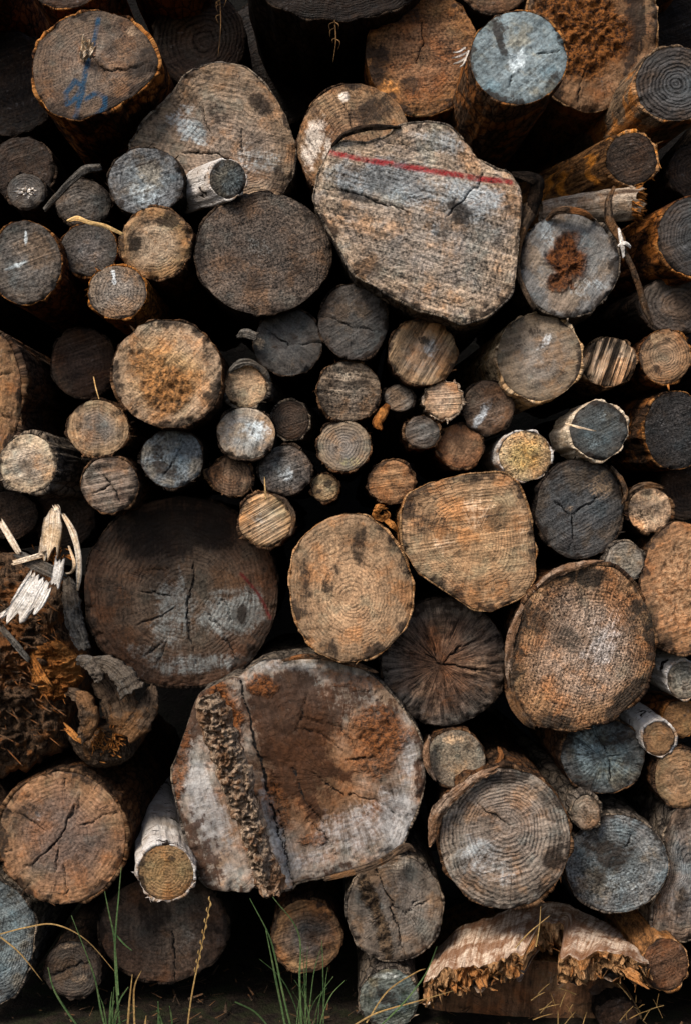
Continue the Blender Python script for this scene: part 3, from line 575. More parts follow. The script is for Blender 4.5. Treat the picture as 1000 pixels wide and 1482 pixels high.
log(680, 785, 98, 100, -30, 'tan', 'tan', 'large golden tan log with straight flat sides, right of centre',
    poly=[(581, 742), (590, 716), (620, 699), (670, 687), (728, 684), (750, 700), (765, 740), (775, 790), (774, 835), (758, 862), (712, 886), (682, 881), (640, 852), (602, 826), (582, 790)], irr=.004,
    A=(170, 134, 98), B=(150, 120, 90), C=(104, 76, 52), kerf=(8, .45), rings=.35, ringw=4.5, streak=.25, pith=(8, -8), spec=.35, stains=((612, 745, 28, 34, 10, .5), (735, 850, 30, 20, -30, .45), (690, 868, 24, 8, 20, .4), (620, 715, 30, 12, -10, .4)),
    lights=((690, 740, 26, 30, 0, .5), (640, 790, 22, 20, 0, .5), (755, 760, 10, 40, 0, .3)), lightc=(206, 182, 154), lip=1.5, bt=2.5)
log(905, 812, 29, 28, -15, 'grey', 'grey', 'small grey log wedged above the big brown mossy-topped log', A=(122, 112, 98), B=(112, 104, 94), kerf=(5, .35), spec=.5, lip=2, bt=2.5)
log(986, 852, 58, 95, -15, 'tan', 'brown', 'large tan pebbly-textured log cut off by right edge', A=(160, 120, 86), B=(132, 96, 66), spec=1., rings=.1, rots=((985, 850, 44, 70, 0, .55),), rotc=((112, 76, 48), (196, 156, 118)), rough=1.6, stains=((945, 880, 12, 40, 0, .6),), lip=1.5)
log(507, 848, 88, 109, -25, 'tan', 'tan', 'large upright oval tan log in the middle of the stack', poly=[(420, 845), (424, 805), (440, 775), (470, 752), (500, 742), (530, 745), (560, 770), (582, 800), (596, 840), (597, 875), (585, 910), (560, 940), (530, 955), (495, 959), (460, 945), (435, 915), (424, 880)], irr=.004,
    A=(166, 132, 100), B=(124, 100, 76), C=(78, 59, 44), rings=.4, ringw=5, pith=(2, 22), kerf=(88, .12), spec=.65, streak=.2, stains=((520, 790, 14, 34, 5, .75), (440, 850, 14, 60, 0, .5), (475, 935, 24, 14, 30, .6), (570, 790, 14, 20, 0, .5)), lights=((480, 800, 16, 26, 0, .4),), lightc=(186, 152, 116), lip=2, bt=3.5, shag=6)
log(642, 958, 90, 92, 22, 'dark', 'dark', 'dark log with brown streaks radiating from its centre', A=(104, 76, 58), B=(84, 74, 66), C=(48, 40, 35), streak=1.5, rings=.1, kerf=(0, .05), spec=.4, pith=(-6, 3), lights=((690, 965, 40, 20, 10, .7), (610, 1000, 22, 18, 30, .6), (640, 915, 14, 20, 0, .5), (630, 1020, 8, 18, 0, .6)), lightc=(134, 108, 86), cracks=(((638, 962), (660, 940), (690, 925), 2.), ((636, 962), (615, 945), 1.8), ((640, 962), (690, 968), (728, 975), 2.)), gain=.95, irr=.02)
log(262, 857, 141, 137, 75, 'umber', 'dark', 'huge dark round log with a pale blue knot on its right', A=(84, 70, 58), B=(72, 52, 39), C=(44, 34, 27), rings=.3, ringw=6, kerf=(90, .15), streak=.25, spec=.35, pith=(10, 5), irr=.02, stains=((250, 770, 110, 46, 0, .9), (170, 880, 30, 60, 10, .5), (351, 890, 9, 18, 5, 1.)),  # the first stain paints the shadow of the logs above
    lights=((250, 880, 36, 66, 0, .75), (335, 890, 56, 40, -8, .85), (290, 960, 90, 18, -6, .7), (215, 945, 40, 14, 20, .5), (325, 884, 8, 13, -20, 1.)), lightc=(112, 116, 114), paintc=(78, 26, 25), paint=(((350, 830), (375, 860), (392, 895), 1.7),),
    cracks=(((282, 815), (278, 850), (272, 880), (276, 930), (285, 960), 2.), ((200, 905), (235, 890), (250, 880), 1.4), ((205, 955), (240, 925), 1.5), ((228, 962), (242, 930), 1.4), ((205, 855), (245, 862), 1.3), ((300, 890), (330, 915), 1.2), ((325, 925), (345, 958), 1.8), ((245, 825), (240, 822), (210, 828), 1.5), ((316, 874), (322, 868), (331, 880), (336, 898), (330, 902), 1.3)), L=430)
log(838, 938, 106, 120, -35, 'brown', 'brown', 'big brown log with moss on its upper rim, curled bark at left',
    poly=[(742, 918), (757, 875), (795, 836), (850, 818), (890, 822), (920, 850), (944, 895), (949, 945), (932, 1000), (892, 1038), (825, 1060), (772, 1048), (740, 1010), (736, 965)], irr=.006,
    A=(154, 132, 114), B=(132, 98, 68), C=(88, 66, 48), rings=.45, ringw=4.5, pith=(20, 5), kerf=(72, .25), spec=.6, streak=.3, stains=((855, 836, 30, 16, 0, 1.), (910, 1010, 50, 18, -40, .9), (800, 1045, 40, 14, 10, .8), (920, 880, 12, 16, 0, .8), (780, 900, 18, 30, 0, .6)), stainc=(32, 30, 26),
    lights=((870, 935, 26, 40, 30, .8), (880, 900, 40, 20, -30, .4)), lightc=(176, 168, 162), lip=3, bt=5, shag=10)
log(660, 1099, 42, 42, 10, 'grey', 'brown', 'grey-brown log with peeling pale bark left of it, lower middle', A=(126, 112, 94), B=(108, 96, 82), kerf=(20, .2), rings=.15, spec=.5, lights=((655, 1070, 18, 9, 0, .6),), lightc=(190, 156, 120), lip=3, bt=4, ax=(-.05, 0))
log(730, 1214, 94, 102, -35, 'grey', 'brown', 'large grey log with tight rings and loose bark at upper left', A=(128, 114, 102), B=(118, 106, 94), C=(78, 62, 50), rings=.5, ringw=5.5, pith=(2, -18), kerf=(18, .3), spec=.6, stains=((735, 1125, 44, 12, -5, .8), (800, 1240, 18, 26, 20, .8), (780, 1290, 30, 14, -30, .6), (790, 1150, 14, 16, 0, .5)), lights=((690, 1235, 40, 40, 0, .7), (725, 1260, 30, 24, 0, .5)), lightc=(130, 136, 138), cracks=(((738, 1196), (705, 1175), (685, 1155), 1.7),), lip=4, bt=6, shag=16, irr=.02)
log(872, 1095, 60, 54, 15, 'steel', 'brown', 'teal-grey log with a forked central crack, lower right', A=(106, 118, 118), B=(72, 72, 70), C=(56, 54, 52), spec=.35, rings=.2, streak=.6, cracks=(((880, 1095), (872, 1078), (860, 1065), 1.5), ((880, 1097), (905, 1088), 1.6), ((880, 1098), (882, 1120), (882, 1140), 1.8)), lights=((845, 1090, 16, 30, 0, .5),), lightc=(150, 164, 164), stains=((890, 1070, 30, 16, 0, .7), (840, 1130, 30, 12, 20, .5)), lip=3, rag=.06)
log(848, 1176, 22, 25, -5, 'tan', 'grey', 'tiny tan-grey log between the tight-ringed and blue-grey logs', A=(142, 124, 106), B=(124, 104, 86), kerf=(0, .2), spec=.4, lip=3, bt=4, ax=(-.12, -.05))
log(892, 1251, 74, 70, 10, 'steel', 'grey', 'round blue-grey log with a rough dark pitted centre, lower right', A=(84, 88, 88), B=(104, 104, 102), C=(60, 54, 50), spec=.5, rings=.3, streak=.5, stains=((885, 1240, 34, 26, 0, .8), (855, 1225, 20, 16, 0, .6)), lights=((900, 1275, 40, 22, 0, .7),), lightc=(112, 120, 122), cracks=(((905, 1225), (915, 1205), 1.6),), lip=2, rough=1.7, irr=.03)
log(1000, 1265, 56, 100, 20, 'grey', 'grey', 'tall grey-brown warped log cut off by the lower right edge', poly=[(962, 1205), (975, 1172), (1010, 1160), (1050, 1200), (1055, 1300), (1030, 1358), (975, 1364), (944, 1345), (946, 1310), (966, 1270)], irr=.01, A=(120, 116, 112), B=(112, 92, 76), rings=.45, ringw=7, kerf=(80, .25), stains=((985, 1310, 14, 30, 0, .6), (985, 1190, 16, 20, 0, .5)), spec=.5)
log(953, 1069, 23, 25, 0, 'brown', 'birch', 'small brown log with a white birch collar, lower right', A=(128, 98, 68), B=(110, 82, 56), kerf=(8, .3), spec=.5, lip=1.2, ax=(-.28, -.2))
log(990, 985, 25, 27, -5, 'grey', 'birch', 'small grey log with white birch bark at the right edge', A=(130, 118, 104), B=(116, 100, 84), kerf=(15, .3), lip=1.2, ax=(-.32, -.18))
log(985, 1041, 26, 26, 15, 'brown', 'orange', 'small orange-brown log at right edge, above the round tan-brown one', A=(122, 90, 58), B=(112, 80, 50), lip=1.5, ax=(-.25, 0), spec=.4)
log(985, 1126, 38, 43, 5, 'tan', 'brown', 'tan-brown ringed log at right edge above the warped grey one', A=(142, 112, 84), B=(124, 94, 66), rings=.35, ringw=5, lip=1.5)
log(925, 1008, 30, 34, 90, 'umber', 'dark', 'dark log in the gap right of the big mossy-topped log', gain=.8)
# bottom rows
log(90, 1213, 92, 96, -20, 'rust', 'brown', 'large reddish brown log with many dark radial cracks, lower left', A=(106, 88, 77), B=(132, 98, 70), C=(96, 72, 56), rings=.25, ringw=6, kerf=(70, .15), streak=.25, spec=.3, irr=.02, pith=(0, -2), lights=((50, 1180, 14, 10, 0, .4),), lip=3, bt=6, shag=12, tilt=(0, 0),
    cracks=(((108, 1165), (98, 1195), (88, 1212), (60, 1240), (35, 1257), 2.2), ((95, 1128), (94, 1145), 1.8), ((12, 1175), (40, 1185), (65, 1200), 1.8), ((93, 1255), (95, 1280), (98, 1305), 2.2), ((120, 1195), (150, 1182), (170, 1175), 1.5), ((30, 1295), (45, 1275), 1.5), ((84, 1230), (80, 1262), 1.3), ((118, 1150), (114, 1170), 1.3), ((5, 1235), (20, 1230), 1.3)))
log(-18, 1172, 32, 42, 60, 'brown', 'dark', 'thin sliver of a brown log at left edge below the rotten stump')
log(240, 1264, 40, 40, -60, 'tan', 'birch', 'white birch log with tan end jutting out, lower left', A=(140, 112, 76), B=(132, 104, 72), spec=.8, rings=.35, ringw=3.5, kerf=(0, .1), lip=2.5, bt=5, shag=8, ax=(-.19, .0), L=460, tilt=(0, .05), taper=0)
log(237, 1344, 92, 77, 80, 'umber', 'dark', 'wide dark brown log under the white birch log', A=(82, 70, 60), B=(78, 60, 48), C=(50, 42, 36), rings=.25, ringw=8, stains=((225, 1320, 26, 40, 0, .8),), lights=((280, 1365, 36, 24, 0, .4),), lightc=(110, 104, 98), cracks=(((250, 1345), (252, 1385), (254, 1425), 3.),), kerf=(90, .12))
log(105, 1405, 42, 42, 60, 'umber', 'dark', 'small dark log at lower left with a ledge across its face', A=(76, 68, 60), B=(64, 54, 46), cracks=(((72, 1412), (100, 1402), (130, 1390), 3.),), lights=((118, 1415, 14, 10, 0, .5), (98, 1370, 18, 5, -8, .7)), lightc=(134, 112, 90))
log(443, 1355, 51, 52, 40, 'brown', 'brown', 'brown log with a dark grey heart at the bottom, grass in front', A=(84, 76, 70), B=(116, 86, 58), C=(70, 52, 40), rings=.3, ringw=5, stains=((452, 1345, 20, 24, 0, .5),), lip=2, bt=4, lights=((440, 1395, 30, 8, 0, .5),), lightc=(150, 118, 84))
log(571, 1315, 69, 76, 5, 'grey', 'grey', 'brownish grey log split from top to bottom, bottom centre', A=(118, 108, 98), B=(108, 96, 84), C=(72, 62, 54), kerf=(85, .2), streak=.3, rings=.15, pith=(12, -5), irr=.03, cracks=(((543, 1257), (556, 1285), (566, 1305), (568, 1320), (578, 1350), (585, 1390), 3.), ((568, 1310), (585, 1325), (600, 1305), 1.2), ((590, 1320), (620, 1300), 1.2)), rots=((535, 1300, 12, 42, -22, 1.), (555, 1355, 10, 36, -12, .9)), rotc=((36, 28, 22), (112, 90, 68)), lip=1.5, bt=3, lights=((580, 1252, 40, 7, 0, .5),), lightc=(170, 158, 142))
log(563, 1447, 42, 44, 5, 'dark', 'grey', 'grey mossy log with a pale rim at the bottom edge', A=(86, 92, 88), B=(96, 98, 90), C=(50, 54, 46), spec=.7, blotch=1., stains=((560, 1440, 26, 12, 20, .7),), lights=((560, 1412, 34, 6, 0, .8),), lightc=(160, 162, 156), rag=.08, lip=3, shag=6)
log(963, 1397, 33, 38, -5, 'umber', 'tan', 'dark brown small log with a tan top, lower right corner', A=(92, 66, 48), B=(84, 58, 40), spec=.5, lip=2, ax=(-.05, -.05), bkw=dict(C2=lin((150, 104, 62))))
log(0, 1372, 50, 92, 30, 'steel', 'grey', 'teal-grey angular log in the lower left corner', poly=[(-50, 1300), (-10, 1268), (30, 1292), (52, 1330), (46, 1395), (22, 1442), (-8, 1458), (-50, 1440)], irr=.01, A=(96, 104, 104), B=(82, 86, 86), C=(58, 60, 60), kerf=(25, .3), spec=.5)
log(893, 1470, 30, 24, 20, 'umber', 'dark', 'small dark lump of a log in the bottom right grass', A=(70, 58, 50), rag=.15)
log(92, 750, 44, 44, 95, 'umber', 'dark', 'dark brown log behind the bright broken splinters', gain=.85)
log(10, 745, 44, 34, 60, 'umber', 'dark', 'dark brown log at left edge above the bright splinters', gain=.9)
for u_, v_, r_, d_, lab in ((95, -48, 62, 30, 'orange-brown log peeping over the top edge above the blue-painted log'), (240, -75, 66, 60, 'dark log over the top edge above the shadowed dark log'),  # logs added past the frame, mostly unseen, to shade gaps and edges
        (960, -100, 62, 80, 'log added as shade beyond the top right corner'), (-70, -60, 76, 80, 'log added as shade beyond the top left corner'), (-95, 255, 60, 60, 'log added as shade beyond the left edge, upper'), (-95, 420, 62, 20, 'log added as shade beyond the left edge by the scratched grey one'),
        (-120, 740, 72, 30, 'log added as shade beyond the left edge by the bright splinters'), (-140, 1230, 90, 10, 'log added as shade beyond the left edge by the reddish cracked one'), (1098, 160, 60, 40, 'log added as shade beyond the right edge, upper'),
        (1100, 560, 66, 20, 'log added as shade beyond the right edge by the black one'), (1096, 1010, 64, 20, 'log added as shade beyond the right edge by the white birch'), (1075, 1420, 62, 20, 'log added as shade beyond the lower right corner')):
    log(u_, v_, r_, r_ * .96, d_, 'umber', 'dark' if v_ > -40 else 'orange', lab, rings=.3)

# ---------------------------------------------------------------- broken wood, bark slabs, strips, grass
def ribbon(sp, pts, widths, thick=3, m=5, curl=0., rag=.0, seed=0, ns=26, side=None, bump=1.0, wn=1.):
    """a strip of wood or bark with thickness along pts (u, v, depth)"""
    p = spline_open(pts, ns); C = W3(p[:, 0], p[:, 1], p[:, 2])
    T = np.gradient(C, axis=0); T /= np.linalg.norm(T, axis=1)[:, None] + 1e-9
    ref = np.array([0, -1., 0]) if side is None else np.array(side, float)
    X = np.cross(T, ref); X /= np.linalg.norm(X, axis=1)[:, None] + 1e-9
    Nn = np.cross(X, T)
    Nn *= np.sign(Nn @ ref)[:, None] + 1e-9
    wd = np.interp(np.linspace(0, 1, ns), np.linspace(0, 1, len(widths)), widths)
    c = np.linspace(-1, 1, m); s = np.linspace(0, 1, ns)
    cc, ss_ = np.meshgrid(c, s)
    nz = fbm(cc * 1.5 + seed, ss_ * ns / 5, seed, seed, 3) - .5
    hw = wd[:, None] * (1 + wn * (.35 + .05 * bump * (bump > 1)) * (fbm(ss_ * ns / 4, cc * 0 + np.sign(cc) * 3 + seed, 0, seed + 4, 3) - .5)) * .5
    endoff = np.zeros_like(cc)
    if rag:
        r0 = (vn(c * 3 + seed, 0, 0, seed + 6) - .5) * rag; r1 = (vn(c * 3 + seed, 5, 0, seed + 7) - .5) * rag
        endoff = r0[None] * np.clip(1 - s * 4, 0, 1)[:, None] + r1[None] * np.clip(s * 4 - 3, 0, 1)[:, None]
    base = C[:, None] + X[:, None] * (cc * hw)[..., None] * S + T[:, None] * endoff[..., None] * S
    dz = curl * (1 - cc ** 2) * wd[:, None] * .5 + nz * 2.2 * bump
    front = base + Nn[:, None] * (dz + thick * .5)[..., None] * S; back = base + Nn[:, None] * (dz - thick * .5)[..., None] * S
    P = np.concatenate([front.reshape(-1, 3), back.reshape(-1, 3)]); k = ns * m
    q = [grid_quads(ns, m, False), grid_quads(ns, m, False, k, True)]
    i = np.arange(ns - 1) * m
    for o_ in (0, m - 1): q.append(np.stack([i + o_, i + o_ + m, i + o_ + m + k, i + o_ + k], -1))
    j = np.arange(m - 1)
    for r_ in (0, (ns - 1) * m): q.append(np.stack([j + r_, j + r_ + 1, j + r_ + 1 + k, j + r_ + k], -1))
    alen = np.concatenate([[0], np.cumsum(np.linalg.norm(np.diff(C, axis=0), axis=1))]) / S
    g = np.stack([cc * hw, np.full_like(cc, seed * 7.), np.broadcast_to(alen[:, None], cc.shape)], -1).reshape(-1, 3)
    sp.add(P, np.vstack(q), None, np.vstack([g, g + np.array([0, 3., 0])]))

def shard(sp, a, b, w0, seed, thick=None, w1=None):
    """a split sliver of wood from a to b with jagged points"""
    rnd = random.Random(seed); a = np.array(a, float); b = np.array(b, float); mid = (a + b) / 2 + np.array([rnd.uniform(-1, 1), rnd.uniform(-1, 1), rnd.uniform(-2, 2)]) * w0 * .15
    ribbon(sp, [a, mid, b], [w0 * .6, w0, w0 * .95, (w0 * .35 if w1 is None else w1)], thick or w0 * .45, m=5, rag=w0 * 1.6, seed=seed, ns=12, curl=.15)

def origin_of(pts): return Vector(W3(*pts[0]))

def piece(name, label, cat, builders, mats, group=None, org=None):
    """one thing from one Soup (a single mesh) or several (parts)"""
    if len(builders) == 1 and isinstance(builders[0], Soup):
        me = builders[0].mesh(name, org); o = part(name, me, mats[0], None); o.location = org
        o['label'] = label; o['category'] = cat; o['kind'] = 'thing'
        if group: o['group'] = group
        return o
    root = thing(name, label, cat, Vector(org), group)
    for (pn, s_), m_ in zip(builders, mats): part(pn, s_.mesh(pn, org), m_, root)
    return root

def strip(name, label, cat, pts, widths, mat, thick=3, curl=0., rag=4., seed=1, group=None, m=6, ns=36, bump=1.):
    sp = Soup(); ribbon(sp, pts, widths, thick, m, curl, rag, seed, ns, bump=bump)
    return piece(name, label, cat, [sp], [mat], group, origin_of(pts))

WOOD_PALE = group_mat('split_wood_pale', BARKG, C1=lin((150, 122, 92)), C2=lin((224, 208, 186)), C3=lin((204, 168, 124)), Rim=K, Patch=.5, Fine=2.5, Long=60., Bump=.5)
WOOD_WHITE = group_mat('split_wood_white', BARKG, C1=lin((150, 140, 128)), C2=lin((232, 226, 218)), C3=lin((206, 190, 172)), Rim=K, Patch=.4, Fine=2.5, Long=60., Bump=.5)
WOOD_ORANGE = group_mat('rotten_wood_orange', BARKG, C1=lin((70, 38, 18)), C2=lin((176, 110, 52)), C3=lin((206, 140, 76)), Rim=K, Patch=.6, Fine=3., Long=16., Bump=1.)
WOOD_DARK = group_mat('rotten_wood_dark', BARKG, C1=lin((26, 21, 17)), C2=lin((104, 80, 60)), C3=lin((134, 84, 44)), Rim=K, Patch=.7, Fine=5., Long=18., Bump=1.)
WOOD_BLACK = group_mat('black_bark', BARKG, C1=lin((16, 13, 11)), C2=lin((48, 38, 30)), C3=lin((60, 44, 32)), Rim=K, Patch=.5, Fine=5., Long=22., Bump=1.)
WOOD_GREYB = group_mat('weathered_bark', BARKG, C1=lin((40, 37, 34)), C2=lin((112, 106, 98)), C3=lin((96, 82, 68)), Rim=K, Patch=.6, Fine=4., Long=40., Bump=1.)
WOOD_BROWNB = group_mat('bark_slab', BARKG, C1=lin((34, 26, 20)), C2=lin((98, 80, 64)), C3=lin((126, 88, 54)), Rim=K, Patch=.6, Fine=4., Long=30., Bump=.9)
PEEL = group_mat('peeling_bark', BARKG, C1=lin((58, 44, 34)), C2=lin((174, 148, 126)), C3=lin((128, 92, 64)), Rim=K, Patch=.7, Fine=4., Long=22., Bump=1.)
STRAW = group_mat('straw', BARKG, C1=lin((150, 118, 74)), C2=lin((206, 172, 118)), C3=lin((190, 140, 84)), Rim=K, Fine=2., Long=40., Bump=.2)

def mass(name, poly, c, d, dome, seed, amp=(22, 10), L=260, parent=None, org=None, mat=None, ax=(0, 0)):
    """a lump of rotten wood, rough all over, closed back"""
    n = 200; out = spline_closed(poly, n); nr = 60; fr = np.linspace(.01, 1, nr)
    U = c[0] + fr[:, None] * (out[:, 0] - c[0]); V = c[1] + fr[:, None] * (out[:, 1] - c[1]); F = np.broadcast_to(fr[:, None], U.shape)
    ed = 1 - .9 * F ** 6
    H = dome * np.sqrt(np.clip(1 - F ** 2, 0, 1)) + amp[0] * (fbm(U / 34, V / 24, 0, seed, 4) - .5) * 2 * ed + amp[1] * np.abs(fbm(U / 14, V / 7, 0, seed + 5, 3) - .5) * 2 * ed
    jag = 1 + .06 * F ** 8 * (fbm(U / 7, V / 7, 0, seed + 8, 3) - .5) * 2
    U = c[0] + (U - c[0]) * jag; V = c[1] + (V - c[1]) * jag
    rows = [W3(U, V, d - H)]
    for t in (20, 60, 140, L):
        uu, vv = U[-1], V[-1]; k = 1 - .12 * t / L
        p = W3(c[0] + (uu - c[0]) * k, c[1] + (vv - c[1]) * k, np.full(n, d * 1.)); p[:, 1] += t * S; p[:, 0] += ax[0] * t * S; p[:, 2] -= ax[1] * t * S
        rows.append(p[None])
    P = np.concatenate(rows, 0); g = np.stack([np.concatenate([U, np.repeat(U[-1:], 4, 0)]), np.concatenate([H, np.repeat(H[-1:], 4, 0) + np.array([20, 60, 140, 260.])[:, None]]), np.concatenate([V, np.repeat(V[-1:], 4, 0)])], -1)
    sp = Soup(); sp.add(P, grid_quads(P.shape[0], n), None, g)
    return sp

# --- the great broken trunk, lower middle
def big_trunk():
    la, lb = np.array([346., 980.]), np.array([426., 1288.]); dr = (lb - la) / np.linalg.norm(lb - la); nv = np.array([dr[1], -dr[0]])  # nv to the right
    def h(U, V, F):
        s = (U - la[0]) * nv[0] + (V - la[1]) * nv[1] + 5 * (fbm(U / 14, V / 14, 0, 71, 3) - .5)
        t = (V - 980) / 308
        wob = 14 * (fbm(V / 40, 0 * V, 0, 5, 3) - .5)
        c0 = -40 + 14 * t + wob; wb = 26 - 10 * t
        slab = np.where(s < c0, 74 + .85 * (s - c0), 74) * (1 - sstep(s, -3, 4))
        band = np.exp(-np.abs((s - c0) / wb) ** 3)
        rough_ = band * (1 + .7 * t) * (56 * (fbm(U / 9, V / 16, 0, 41, 4) - .45) + 10 * (np.abs(fbm(U / 5, V / 5, 0, 42, 2) - .5) * 4 - .5))
        hol = -14 * np.exp(-(((U - 420) / 46) ** 2 + ((V - 1075) / 80) ** 2))
        s2 = ((U - 452) * .72 + (V - 1150) * .69)
        return slab + rough_ + hol + 8 * sstep(s2, -4, 4) * sstep(s, 20, 40)
    root = log(432, 1118, 180, 170, -5, 'grey', 'grey', 'huge broken trunk with a splintered ridge down its face, lower middle', name='broken_log',
        poly=[(248, 1116), (258, 1088), (270, 1055), (280, 1022), (290, 1002), (312, 992), (338, 979), (344, 982), (362, 966), (384, 954), (450, 951), (520, 966), (546, 984), (572, 1012), (598, 1048), (612, 1078), (615, 1140), (598, 1184), (578, 1231), (556, 1239), (513, 1261), (428, 1277), (424, 1286), (392, 1290), (366, 1284), (362, 1292), (304, 1288), (284, 1260), (270, 1212), (258, 1168)],
        irr=.004, A=(112, 82, 58), B=(146, 134, 122), C=(106, 70, 44), kerf=(-75, .16), rings=.22, ringw=8, pith=(55, 10), streak=.3, spec=.3, blotch=.55, tilt=(.02, -.02), L=420,
        stains=((430, 1025, 76, 56, 20, 1.), (425, 1085, 66, 84, -20, 1.), (405, 1060, 50, 90, -12, 1.), (470, 1112, 46, 14, 20, .9), (452, 1168, 14, 30, -30, 1.), (500, 1010, 60, 22, 10, .7), (565, 1030, 26, 30, 0, .6), (385, 1170, 14, 40, -15, .5)), stainc=(50, 29, 16),
        lights=((300, 1175, 30, 100, -14, 1.), (398, 1200, 13, 90, -14, 1.), (392, 1262, 22, 26, 0, .9), (575, 1180, 34, 76, 8, 1.), (510, 1200, 70, 44, -10, .7), (590, 1090, 18, 40, 0, .8), (420, 965, 60, 10, 0, .7), (440, 1245, 50, 16, -10, .6)), lightc=(142, 140, 138),
        rots=((322, 1030, 26, 46, -25, 1.), (342, 1120, 20, 70, -16, 1.), (372, 1240, 14, 54, -14, .9), (378, 992, 24, 18, 10, .7), (548, 1062, 44, 36, 20, .75), (545, 1105, 30, 26, 0, .6), (262, 1110, 12, 60, 10, .6), (402, 1165, 16, 40, -20, .5), (455, 1215, 26, 10, 0, .5), (510, 985, 50, 12, 10, .5)), rotc=((44, 25, 14), (148, 90, 48)),
        cracks=(((348, 985), (368, 1065), (392, 1160), (426, 1284), 4.5), ((446, 1185), (474, 1215), (490, 1240), 2.), ((455, 1120), (480, 1140), (500, 1152), 2.), ((505, 1150), (545, 1160), (582, 1185), 1.6), ((500, 1100), (545, 1098), 1.6), ((432, 1055), (470, 1065), (500, 1090), 1.3), ((440, 1040), (490, 1050), (515, 1085), 1.3),  # first crack is a dark line painted in place of the step's shadow
                ((500, 1220), (515, 1245), 1.5), ((540, 1020), (556, 1005), 1.6), ((395, 1120), (405, 1180), (420, 1250), 1.6), ((425, 1110), (440, 1160), (470, 1190), 2.2), ((445, 1000), (440, 1030), (430, 1060), 1.5)))
    org = np.array(root.location)
    # the torn ridge: a thick strip of broken fibres
    ns, m = 260, 30; s_ = np.linspace(0.01, .915, ns); c_ = np.linspace(-1, 1, m); cc, tt = np.meshgrid(c_, s_)
    ctr = la[None] + (lb - la)[None] * s_[:, None]; off = -40 + 22 * s_; hw = np.interp(s_, [0, .1, .35, .7, 1], [12, 26, 24, 18, 20])
    al = 308 * tt; ac = cc * hw[:, None]
    edge = 1 + .5 * (fbm(tt * 24, np.sign(cc) * 3, 0, 61, 4) - .5)
    sx = off[:, None] + ac * edge + 6 * (fbm(ac / 7, al / 9, 3, 62, 3) - .5)
    rid = 1 - np.abs(fbm((ac + .5 * al) / 11, (al - .3 * ac) / 8, 0, 63, 4) - .5) * 4
    lump = fbm(ac / 8, al / 12, 0, 64, 4)
    H = 74 + (1 - np.abs(cc) ** 3) * (3 + 10 * np.clip(rid, 0, 1) + 34 * np.clip(lump - .42, 0, 1) * (.7 + tt) + 7 * (vn(ac / 2.6, al / 3.4, 0, 66) - .5)) - 9 * np.abs(cc) ** 5
    vv = ctr[:, None, 1] + sx * nv[1] + 5 * (fbm(ac / 6, al / 6, 8, 65, 3) - .5); uu = ctr[:, None, 0] + sx * nv[0]
    kk = (DP - 5) / DP * S
    P = np.stack([(uu - CU) * kk, (-5 - H) * S, (CV - vv) * kk + CAMZ], -1)
    sp = Soup(); sp.add(P, grid_quads(ns, m, False), None, np.stack([ac + .4 * al, H, al], -1))
    part('splinter_ridge', sp.mesh('splinter_ridge', org), group_mat('ridge_wood', BARKG, C1=lin((56, 38, 26)), C2=lin((190, 164, 138)), C3=lin((120, 78, 44)), Rim=K, Patch=.6, Fine=4., Long=9., Bump=1.), root)
big_trunk()

